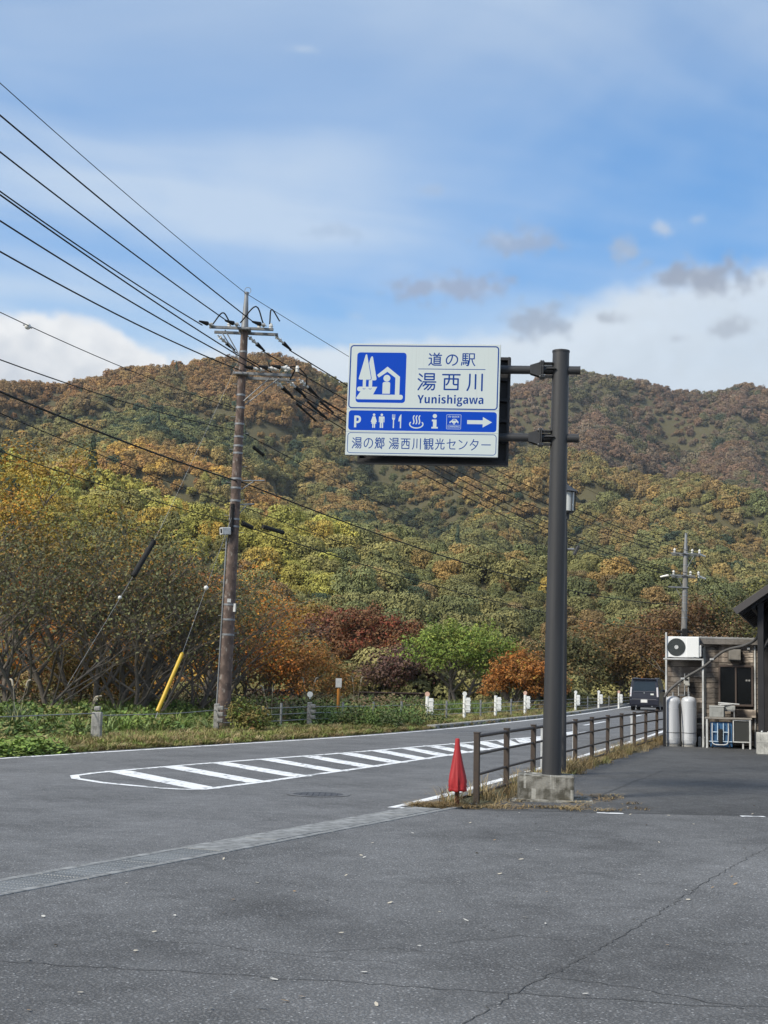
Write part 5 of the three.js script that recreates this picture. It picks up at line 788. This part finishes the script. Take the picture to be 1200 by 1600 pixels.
// ---------------------------------------------------------------- the weathered shed and what stands against it
{
  const X0 = 7.36, Z0 = -36.6, TURN = -0.25, shed = thing('shed', 'small weathered wooden shed with a sliding window beside the lot', 'shed', [X0, 0, Z0], TURN);
  const SP = (x, y, z) => [X0 + x * Math.cos(TURN) + z * Math.sin(TURN), y, Z0 - x * Math.sin(TURN) + z * Math.cos(TURN)]; // from the shed's own axes
  const woodTex = (seed) => texture(512, (u, v) => { const g = fbm(u * 3, v * 40, 5, seed, 40), b = fbm(u * 5, v * 5, 4, seed + 3, 5), n = smoothstep(b, 0.36, 0.62); const c = mix3([0.075, 0.06, 0.05], [0.42, 0.36, 0.3], n * 0.75 + g * 0.25); return mix3(c, [0.07, 0.058, 0.048], smoothstep(g, 0.58, 0.75) * 0.6); }, { repeat: 0.9 });
  const planks = [161, 171, 181].map((q, i) => new THREE.MeshStandardMaterial({ map: woodTex(q), color: new THREE.Color().setRGB(...gray([0.8, 1.35, 0.5][i])), roughness: 0.95 }));
  const W = 2.3, Hh = 2.62;
  part(shed, 'inner_wall', [box(W, Hh, 0.06, W / 2, Hh / 2, -0.06), box(0.06, Hh, 2.6, 0.0, Hh / 2, -1.36), box(0.06, Hh, 2.6, W, Hh / 2, -1.36), box(W, Hh, 0.06, W / 2, Hh / 2, -2.65)], M([0.03, 0.026, 0.022], 0.95));
  const R = rng(9), cuts = [0, 0.92, 1.28, 2.13, 2.3];
  for (let r = 0; r < 20; r++) { const y = 0.12 + r * 0.13; for (let k = 0; k < 4; k++) { const a = cuts[k], b = cuts[k + 1]; if (k === 2 && y > 1.02 && y < 2.06) continue; part(shed, 'siding_plank', rbox(b - a - 0.006, 0.124, 0.022, (a + b) / 2, y + (R() - 0.5) * 0.008, -0.018, 0.004, -0.1 + (R() - 0.5) * 0.04, 0, (R() - 0.5) * 0.006), planks[Math.floor(R() * 3)]); } }
  for (const [x, y] of [[1.29, 2.3], [2.17, 2.3]]) part(shed, 'batten', rbox(0.035, 2.55, 0.03, x === 1.29 ? 0.935 : x, 1.3, 0.01, 0.004), x === 1.29 ? cream : whitePaint);
  const rf = part(shed, 'roof', [rbox(1.55, 0.05, 3.0, 1.55, 2.74, -1.35, 0.01, 0, 0, -0.012), rbox(0.95, 0.03, 2.8, 0.42, 2.64, -1.45, 0.01)], M([0.42, 0.42, 0.41], 0.7, 0.1, { map: wear }));
  part(rf, 'fascia', rbox(1.5, 0.13, 0.03, 1.56, 2.65, 0.13, 0.006), M([0.24, 0.22, 0.2], 0.85, 0, { map: wear }));
  for (let i = 0; i < 12; i++) part(rf, 'roof_rib', rbox(0.035, 0.02, 3.0, 0.84 + i * 0.13, 2.775 - i * 0.0015, -1.35, 0.005), M([0.3, 0.3, 0.295], 0.7));
  const win = part(shed, 'window', [rbox(0.86, 0.05, 0.07, 1.7, 2.045, 0, 0.006), rbox(0.86, 0.05, 0.08, 1.7, 1.06, 0, 0.006), rbox(0.05, 1.0, 0.07, 1.295, 1.55, 0, 0.006), rbox(0.05, 1.0, 0.07, 2.105, 1.55, 0, 0.006), rbox(0.04, 0.95, 0.05, 1.7, 1.55, 0.005, 0.005)], M([0.075, 0.055, 0.045], 0.6));
  const glass = new THREE.MeshPhysicalMaterial({ color: new THREE.Color().setRGB(0.006, 0.007, 0.008), roughness: 0.08, specularIntensity: 0.35 });
  part(win, 'pane', box(0.36, 0.93, 0.012, 1.5, 1.55, 0.0), glass); part(win, 'pane', box(0.36, 0.93, 0.012, 1.9, 1.55, -0.015), glass);
  part(win, 'sticker', [rbox(0.045, 0.04, 0.004, 1.965, 1.69, -0.005, 0.001), rbox(0.045, 0.04, 0.004, 2.03, 1.69, -0.005, 0.001)], M([0.3, 0.3, 0.29], 0.7));
  const vent = part(shed, 'vent_hood', [rbox(0.3, 0.27, 0.16, 1.68, 2.33, 0.07, 0.015)], M([0.3, 0.28, 0.25], 0.8, 0, { map: wear })); part(vent, 'vent_slot', rbox(0.26, 0.04, 0.02, 1.68, 2.185, 0.14, 0.003), blackRubber); part(vent, 'vent_backing', rbox(0.36, 0.35, 0.02, 1.68, 2.3, 0.0, 0.004), M([0.14, 0.12, 0.1], 0.9, 0, { map: wear }));
  part(shed, 'lamp_box', rbox(0.07, 0.07, 0.06, 2.02, 2.5, 0.03, 0.01), whitePaint);
  part(shed, 'wall_shelf', rbox(0.62, 0.2, 0.14, 1.88, 0.86, 0.08, 0.01), planks[1], 'brown plank shelf under the window');
  part(shed, 'downpipe', [rod(V(0.9, 0.3, 0.06), V(0.905, 2.5, 0.06), 0.022), rod(V(0.72, 0.57, 0.1), V(1.0, 0.575, 0.1), 0.018)], cream);

  const rack = thing('rack', 'white painted metal rack carrying the air conditioner on the shed', 'rack', SP(0, 0, 0), TURN);
  for (const [x, h] of [[-0.01, 2.86], [0.9, 2.18]]) part(rack, 'post', rbox(0.045, h, 0.045, x, h / 2, 0.42, 0.006), whitePaint);
  part(rack, 'shelf', rbox(1.0, 0.035, 0.42, 0.42, 2.19, 0.24, 0.008), whitePaint);
  part(rack, 'brace', rod(V(-0.01, 1.75, 0.42), V(-0.01, 2.18, 0.05), 0.014), whitePaint);
  const ac = thing('air_conditioner', 'white air conditioner outdoor unit with a round dark fan grille', 'air conditioner', SP(0.4, 2.21, 0.26), TURN);
  part(ac, 'casing', rbox(0.82, 0.53, 0.29, 0, 0.285, 0, 0.02), M([0.8, 0.81, 0.8], 0.45));
  part(ac, 'side_cover', rbox(0.07, 0.3, 0.2, 0.435, 0.19, 0.03, 0.03), M([0.62, 0.63, 0.62], 0.5));
  part(ac, 'front_panel', rbox(0.3, 0.5, 0.01, 0.25, 0.285, 0.148, 0.004), M([0.78, 0.79, 0.78], 0.45));
  const fan = part(ac, 'fan_opening', at(new THREE.CircleGeometry(0.222, 36), -0.155, 0.28, 0.147), M([0.03, 0.036, 0.036], 0.6));
  for (let i = 0; i < 9; i++) part(fan, 'grille_ring', at(new THREE.TorusGeometry(0.05 + i * 0.0215, 0.0035, 4, 36), -0.155, 0.28, 0.152), M([0.1, 0.115, 0.115], 0.5));
  part(fan, 'fan_hub', cyl(0.052, 0.05, 0.02, -0.155, 0.28, 0.155, 24, Math.PI / 2), whitePaint);
  for (const x of [-0.3, 0.3]) part(ac, 'foot', rbox(0.06, 0.03, 0.34, x, 0.01, 0, 0.005), blackRubber);

  // gas cylinders
  const gas = thing('gas_cylinder', 'tall grey gas cylinder at the fence end, left of its twin', 'gas cylinder', SP(0.16, 0.03, 0.42), TURN, 'gas cylinders by the shed');
  const gasMat = M([0.74, 0.76, 0.79], 0.42, 0.1, { map: wear });
  part(gas, 'body', lathe([[0.0, 0.0], [0.17, 0.0], [0.172, 0.08], [0.186, 0.12], [0.19, 0.16], [0.19, 1.08], [0.185, 1.13], [0.16, 1.18], [0.11, 1.21], [0.05, 1.225], [0, 1.228]], 36), gasMat);
  part(gas, 'foot_ring', cyl(0.175, 0.175, 0.05, 0, 0.0, 0, 30), concrete); part(gas, 'weld_seam', [at(new THREE.TorusGeometry(0.19, 0.004, 5, 36), 0, 0.92, 0, Math.PI / 2), at(new THREE.TorusGeometry(0.19, 0.004, 5, 36), 0, 0.2, 0, Math.PI / 2)], gasMat);
  part(gas, 'valve', [cyl(0.03, 0.025, 0.08, 0, 1.26, 0, 12), cyl(0.035, 0.035, 0.02, 0, 1.32, 0, 10)], galv);
  part(gas, 'chain', [at(new THREE.TorusGeometry(0.195, 0.006, 5, 36), 0, 0.33, 0, Math.PI / 2 + 0.06)], blackSteel);
  cloneThing(gas, 'tall grey gas cylinder on the right, next to the white table', SP(0.55, 0.03, 0.42), TURN);
  const gm = thing('gas_meter', 'pale gas meter with pipes on the wall above the gas cylinders', 'gas meter', SP(0.49, 1.55, 0.1), TURN);
  part(gm, 'meter_body', [rbox(0.15, 0.2, 0.12, 0, 0.1, 0.06, 0.03), rbox(0.12, 0.06, 0.13, 0.02, 0.0, 0.06, 0.02)], M([0.55, 0.54, 0.5], 0.5, 0, { map: wear })); part(gm, 'dial', rbox(0.08, 0.05, 0.01, 0, 0.13, 0.125, 0.003), blackRubber);
  part(gm, 'pipe', [rod(V(-0.05, 0.2, 0.05), V(-0.05, 0.28, 0.05), 0.018), rod(V(0.05, 0.2, 0.05), V(0.05, 0.28, 0.05), 0.018), rod(V(-0.05, 0, 0.05), V(-0.05, -0.28, 0.1), 0.014), rod(V(0.04, 0, 0.05), V(0.04, -0.2, 0.1), 0.014), rod(V(-0.05, -0.27, 0.1), V(-0.2, -0.27, 0.14), 0.014)], galv);
  const rg = part(gm, 'regulator', [cyl(0.05, 0.05, 0.07, -0.2, 0.02, 0.14, 16), cyl(0.07, 0.07, 0.02, -0.2, 0.0, 0.14, 16), rod(V(-0.2, -0.3, 0.14), V(-0.2, 0, 0.14), 0.016)], M([0.5, 0.49, 0.46], 0.5, 0, { map: wear }));
  part(rg, 'hose', tube([V(-0.2, -0.3, 0.16), V(-0.17, -0.5, 0.42), V(-0.14, -1.0, 0.52), V(-0.13, -1.5, 0.5)], 0.022, 16, 8), blackRubber);

  // table with things under and on it
  const tb = thing('work_table', 'white legged wooden work table in front of the shed window', 'table', SP(1.0, 0, 0.55), TURN);
  part(tb, 'tabletop', rbox(1.14, 0.04, 0.5, 0.52, 0.74, 0, 0.008), M([0.4, 0.37, 0.33], 0.8, 0, { map: wear }));
  for (const [x, z] of [[0.0, 0.22], [1.04, 0.22], [0.0, -0.22], [1.04, -0.22]]) part(tb, 'leg', rbox(0.045, 0.72, 0.045, x, 0.36, z, 0.006), whitePaint);
  const cab = part(tb, 'cupboard', rbox(0.44, 0.55, 0.4, 0.85, 0.43, 0.0, 0.008), M([0.03, 0.032, 0.03], 0.7)); part(cab, 'cupboard_frame', [rbox(0.44, 0.03, 0.03, 0.85, 0.7, 0.21, 0.005), rbox(0.44, 0.03, 0.03, 0.85, 0.17, 0.21, 0.005), rbox(0.03, 0.55, 0.03, 0.64, 0.43, 0.21, 0.005), rbox(0.03, 0.55, 0.03, 1.06, 0.43, 0.21, 0.005), rbox(0.04, 0.16, 0.04, 0.87, 0.08, 0.18, 0.005)], whitePaint);
  const cart = thing('folding_cart', 'blue platform cart with a white tube handle stored under the table', 'cart', SP(1.33, 0, 0.72), TURN);
  part(cart, 'platform', rbox(0.54, 0.62, 0.04, 0.02, 0.34, -0.02, 0.02, -0.08), M([0.03, 0.12, 0.27], 0.5, 0, { map: wear }));
  part(cart, 'handle', tube([V(-0.2, 0.62, 0.03), V(-0.2, 0.3, 0.05), V(-0.18, 0.12, 0.06), V(0, 0.09, 0.06), V(0.16, 0.12, 0.06), V(0.19, 0.3, 0.05), V(0.19, 0.62, 0.03)], 0.014, 40, 8), whitePaint);
  part(cart, 'inner_frame', [rod(V(-0.07, 0.62, 0.03), V(-0.07, 0.2, 0.05), 0.012), rod(V(0.07, 0.62, 0.03), V(0.07, 0.2, 0.05), 0.012), rod(V(-0.2, 0.4, 0.04), V(0.19, 0.4, 0.04), 0.012), rod(V(-0.28, 0.17, 0.05), V(0.28, 0.17, 0.05), 0.01)], M([0.5, 0.62, 0.72], 0.4));
  part(cart, 'dark_bag', rbox(0.11, 0.36, 0.06, 0.0, 0.3, 0.05, 0.03), blackRubber); for (const x of [-0.2, 0.22]) part(cart, 'wheel', cyl(0.05, 0.05, 0.03, x, 0.05, 0.02, 16, 0, 0, Math.PI / 2), blackRubber);
  const bx = thing('storage_box', 'pale grey plastic storage box on the left end of the work table', 'box', SP(1.24, 0.76, 0.55), TURN);
  part(bx, 'body', rbox(0.36, 0.26, 0.32, 0, 0.13, 0, 0.02), M([0.42, 0.43, 0.41], 0.6, 0, { map: wear })); part(bx, 'lid', rbox(0.38, 0.03, 0.34, 0, 0.27, 0, 0.01), M([0.48, 0.49, 0.47], 0.6));
  const tray = thing('tray_stack', 'white plastic trays piled on the table below the window', 'trays', SP(1.5, 0.76, 0.4), TURN);
  part(tray, 'crate', rbox(0.34, 0.12, 0.26, 0.02, 0.24, 0, 0.02), M([0.5, 0.52, 0.5], 0.6, 0, { map: wear })); part(tray, 'tray', rbox(0.52, 0.03, 0.3, 0.03, 0.345, 0, 0.012, 0, 0, -0.06), whitePaint); part(tray, 'tray', rbox(0.3, 0.04, 0.28, -0.06, 0.32, 0.03, 0.012, 0, 0.2, 0.05), whitePaint); part(tray, 'stand', [rbox(0.3, 0.03, 0.24, 0.03, 0.165, 0, 0.01), rbox(0.03, 0.16, 0.2, -0.08, 0.08, 0, 0.005), rbox(0.03, 0.16, 0.2, 0.16, 0.08, 0, 0.005)], galv);
  const sh = thing('shoes', 'pair of white shoes leaning upright against the wall beside the gas cylinders', 'shoes', SP(0.86, 0, 0.3), TURN);
  for (const x of [-0.05, 0.05]) { const m = part(sh, 'shoe', lathe([[0, 0], [0.035, 0.0], [0.042, 0.06], [0.036, 0.14], [0.042, 0.2], [0.03, 0.25], [0, 0.262]], 16).scale(1, 1, 0.55).translate(x, 0, 0), whitePaint); part(m, 'sole', lathe([[0, 0], [0.03, 0.0], [0.036, 0.06], [0.03, 0.14], [0.034, 0.2], [0.02, 0.23]], 16).scale(1, 1, 0.3).translate(x, 0.01, 0.02), M([0.25, 0.25, 0.24], 0.8)); }
  const cd = thing('cable_conduit', 'thick dark cable conduit swooping from the eave down to the last fence post', 'conduit', [0, 0, 0]);
  part(cd, 'conduit', tube([V(7.16, 1.22, -35.95), V(7.24, 1.36, -35.95), V(7.62, 1.68, -35.98), V(8.13, 2.0, -35.95), V(8.63, 2.4, -35.9), V(9.0, 2.55, -35.2), V(9.1, 2.68, -34.6), V(8.98, 2.95, -33.7)], 0.034, 60, 10), M([0.085, 0.082, 0.078], 0.7));
  for (const [x, y, z] of [[7.62, 1.7, -35.98], [8.35, 2.2, -35.95]]) part(cd, 'clip', rbox(0.09, 0.05, 0.09, x, y, z, 0.01), whitePaint);
  part(cd, 'stub_post', rbox(0.07, 1.25, 0.07, 7.16, 0.62, -35.98, 0.01), blackSteel);
}
{ // the open timber building at the right edge
  const b = thing('timber_pavilion', 'dark timber building with a sloping eave at the right edge of the lot', 'building', [8.75, 0, -33.2], -0.3);
  const tim = M([0.022, 0.021, 0.024], 0.7, 0, { map: wear }), roofM = M([0.11, 0.1, 0.1], 0.75, 0, { map: wear });
  part(b, 'post', rbox(0.14, 3.1, 0.14, 0.1, 1.95, 0, 0.012), tim);
  for (const x of [3.2]) part(b, 'post', rbox(0.14, 4.6, 0.14, x, 2.5, 0, 0.012), tim);
  for (const z of [-3, -6]) part(b, 'post', rbox(0.14, 3.0, 0.14, 0.1, 1.9, z, 0.012), tim);
  part(b, 'wall', box(4, 3.0, 0.1, 2.28, 1.7, -0.12), tim); part(b, 'wall', box(0.1, 3.3, 9, 0.32, 2.0, -4.6), tim);
  for (let i = 0; i < 9; i++) part(b, 'wall_board', rbox(0.32, 3.1 + i * 0.1, 0.02, 0.48 + i * 0.34, 1.75 + i * 0.05, -0.06, 0.004), tim);
  const slope = 0.62;
  part(b, 'brace', [rod(V(0.1, 2.35, 0), V(0.55, 3.0, 0), 0.05, 0.05, 4)], tim);
  const rf = part(b, 'roof', rbox(6.45, 0.07, 9.6, 2.16, 5.16, -4.4, 0.01, 0, 0, slope), roofM);
  for (let i = 0; i < 10; i++) part(rf, 'rafter', rbox(6.2, 0.13, 0.09, 2.16, 5.03, 0.1 - i * 0.75, 0.01, 0, 0, slope), tim);
  for (const x of [-0.05, 0.5, 1.1]) part(rf, 'purlin', rbox(0.09, 0.1, 9.2, x, 3.49 + (x + 0.05) * Math.tan(slope) - 0.12, -4.4, 0.01), tim);
  part(rf, 'verge_board', rbox(6.45, 0.16, 0.04, 2.16, 5.13, 0.42, 0.008, 0, 0, slope), M([0.06, 0.055, 0.055], 0.7));
  const wb = thing('concrete_block', 'pale concrete block under the dark timber post at the right edge', 'concrete block', [8.82, 0, -33.0], -0.2);
  part(wb, 'block', rbox(0.42, 0.5, 0.45, 0.08, 0.25, 0.0, 0.02), new THREE.MeshStandardMaterial({ map: concreteMap, color: new THREE.Color().setRGB(1.5, 1.5, 1.45), bumpMap: fineBump, bumpScale: 0.004, roughness: 0.9 }));
  part(wb, 'joint', rbox(0.425, 0.012, 0.455, 0.08, 0.27, 0, 0.003), M([0.2, 0.2, 0.19], 0.95)); part(wb, 'pebble', [at(new THREE.IcosahedronGeometry(0.025, 1), -0.02, 0.52, 0.15), at(new THREE.IcosahedronGeometry(0.02, 1), 0.12, 0.515, 0.18)], whitePaint);
}
{ // the van driving away
  const van = thing('van', 'dark navy boxy van driving away on the road beside the shed', 'van', [15.25, 0, -82.5], -0.29);
  const navy = new THREE.MeshPhysicalMaterial({ color: new THREE.Color().setRGB(0.006, 0.007, 0.018), roughness: 0.4, clearcoat: 0.5, clearcoatRoughness: 0.15 }), tinted = new THREE.MeshPhysicalMaterial({ color: new THREE.Color().setRGB(0.02, 0.03, 0.04), roughness: 0.06 });
  const side = new THREE.Shape([[0, 0.3], [0.02, 0.75], [0.05, 1.0], [0.16, 1.72], [0.3, 1.8], [2.4, 1.82], [2.75, 1.72], [3.35, 1.12], [4.1, 0.98], [4.22, 0.7], [4.2, 0.32], [3.75, 0.28], [3.68, 0.5], [3.5, 0.62], [3.3, 0.5], [3.2, 0.27], [1.0, 0.27], [0.9, 0.5], [0.72, 0.62], [0.54, 0.5], [0.46, 0.28]].map((q) => new THREE.Vector2(...q)));
  const body = new THREE.ExtrudeGeometry(side, { depth: 1.6, bevelEnabled: true, bevelSize: 0.05, bevelThickness: 0.05, bevelSegments: 3 }).translate(0, 0, -0.8).rotateY(Math.PI / 2);
  { const p = body.attributes.position; for (let i = 0; i < p.count; i++) { const y = p.getY(i); p.setX(i, p.getX(i) * (1 - smoothstep(y, 0.95, 1.85) * 0.13)); } body.computeVertexNormals(); }
  part(van, 'body', body, navy); // the back of the body lies at z = 0, its nose towards -z
  const back = (w0, w1, y0, y1, off, seg = 1) => { const zf = (y) => -(y < 1 ? lerp(0.02, 0.05, (y - 0.75) / 0.25) : lerp(0.05, 0.16, (y - 1) / 0.72)) + 0.055 + off; const g = new THREE.BufferGeometry(); g.setAttribute('position', new THREE.Float32BufferAttribute([-w0, y0, zf(y0), w0, y0, zf(y0), w1, y1, zf(y1), -w1, y1, zf(y1)], 3)); g.setIndex([0, 1, 2, 0, 2, 3]); g.computeVertexNormals(); return g; };
  part(van, 'rear_window', back(0.66, 0.6, 1.14, 1.66, 0.004), tinted);
  part(van, 'tailgate_trim', rbox(1.2, 0.02, 0.02, 0, 1.1, 0.04, 0.005), M([0.3, 0.3, 0.32], 0.25, 0.8));
  part(van, 'spoiler', rbox(1.35, 0.06, 0.3, 0, 1.81, -0.12, 0.025), navy); part(van, 'bumper', rbox(1.66, 0.34, 0.16, 0, 0.48, 0.03, 0.05), navy); part(van, 'bumper_step', rbox(1.4, 0.03, 0.06, 0, 0.66, 0.1, 0.01), M([0.14, 0.14, 0.16], 0.4));
  const lensM = M([0.62, 0.6, 0.62], 0.2); for (const s of [-1, 1]) { const l = part(van, 'tail_lamp', rbox(0.1, 0.56, 0.1, s * 0.755, 1.07, 0.0, 0.03, -0.1, 0, s * 0.06), lensM); part(l, 'red_lens', rbox(0.06, 0.14, 0.02, s * 0.765, 0.92, 0.05, 0.008, 0, 0, 0), M([0.4, 0.03, 0.03], 0.2)); part(van, 'exhaust', cyl(0.035, 0.035, 0.12, s * 0.45, 0.26, 0.06, 12, Math.PI / 2), galv); }
  const pl = part(van, 'number_plate', rbox(0.33, 0.165, 0.012, 0.0, 0.56, 0.118, 0.004), M([0.72, 0.72, 0.7], 0.5)); part(pl, 'plate_frame', rbox(0.4, 0.22, 0.01, 0, 0.57, 0.111, 0.004), M([0.35, 0.35, 0.36], 0.4));
  part(van, 'emblem', cyl(0.045, 0.045, 0.012, 0, 1.02, 0.025, 16, Math.PI / 2), M([0.75, 0.75, 0.76], 0.15, 1)); part(van, 'sticker', rbox(0.18, 0.09, 0.006, 0.45, 0.95, 0.025, 0.002), M([0.66, 0.68, 0.64], 0.6));
  for (const s of [-1, 1]) { part(van, 'side_window', box(0.012, 0.46, 1.1, s * 0.772, 1.38, -1.1, 0, 0, s * 0.14), tinted); part(van, 'side_window', box(0.012, 0.46, 0.95, s * 0.772, 1.38, -2.25, 0, 0, s * 0.14), tinted); part(van, 'mirror', rbox(0.2, 0.14, 0.08, s * 0.93, 1.15, -2.95, 0.03), navy);
    for (const z of [-0.72, -3.5]) { const w = part(van, 'wheel', cyl(0.31, 0.31, 0.2, s * 0.72, 0.31, z, 28, 0, 0, Math.PI / 2), blackRubber); part(w, 'rim', cyl(0.2, 0.2, 0.02, s * 0.825, 0.31, z, 20, 0, 0, Math.PI / 2), galv); } }
  part(van, 'underbody', box(1.3, 0.15, 3.6, 0, 0.26, -2.0), blackRubber);
  part(van, 'roof_rail', [rod(V(0.62, 1.88, -0.3), V(0.62, 1.88, -2.3), 0.02), rod(V(-0.62, 1.88, -0.3), V(-0.62, 1.88, -2.3), 0.02)], M([0.5, 0.5, 0.5], 0.3, 0.6));
}

renderer.render(scene, camera);
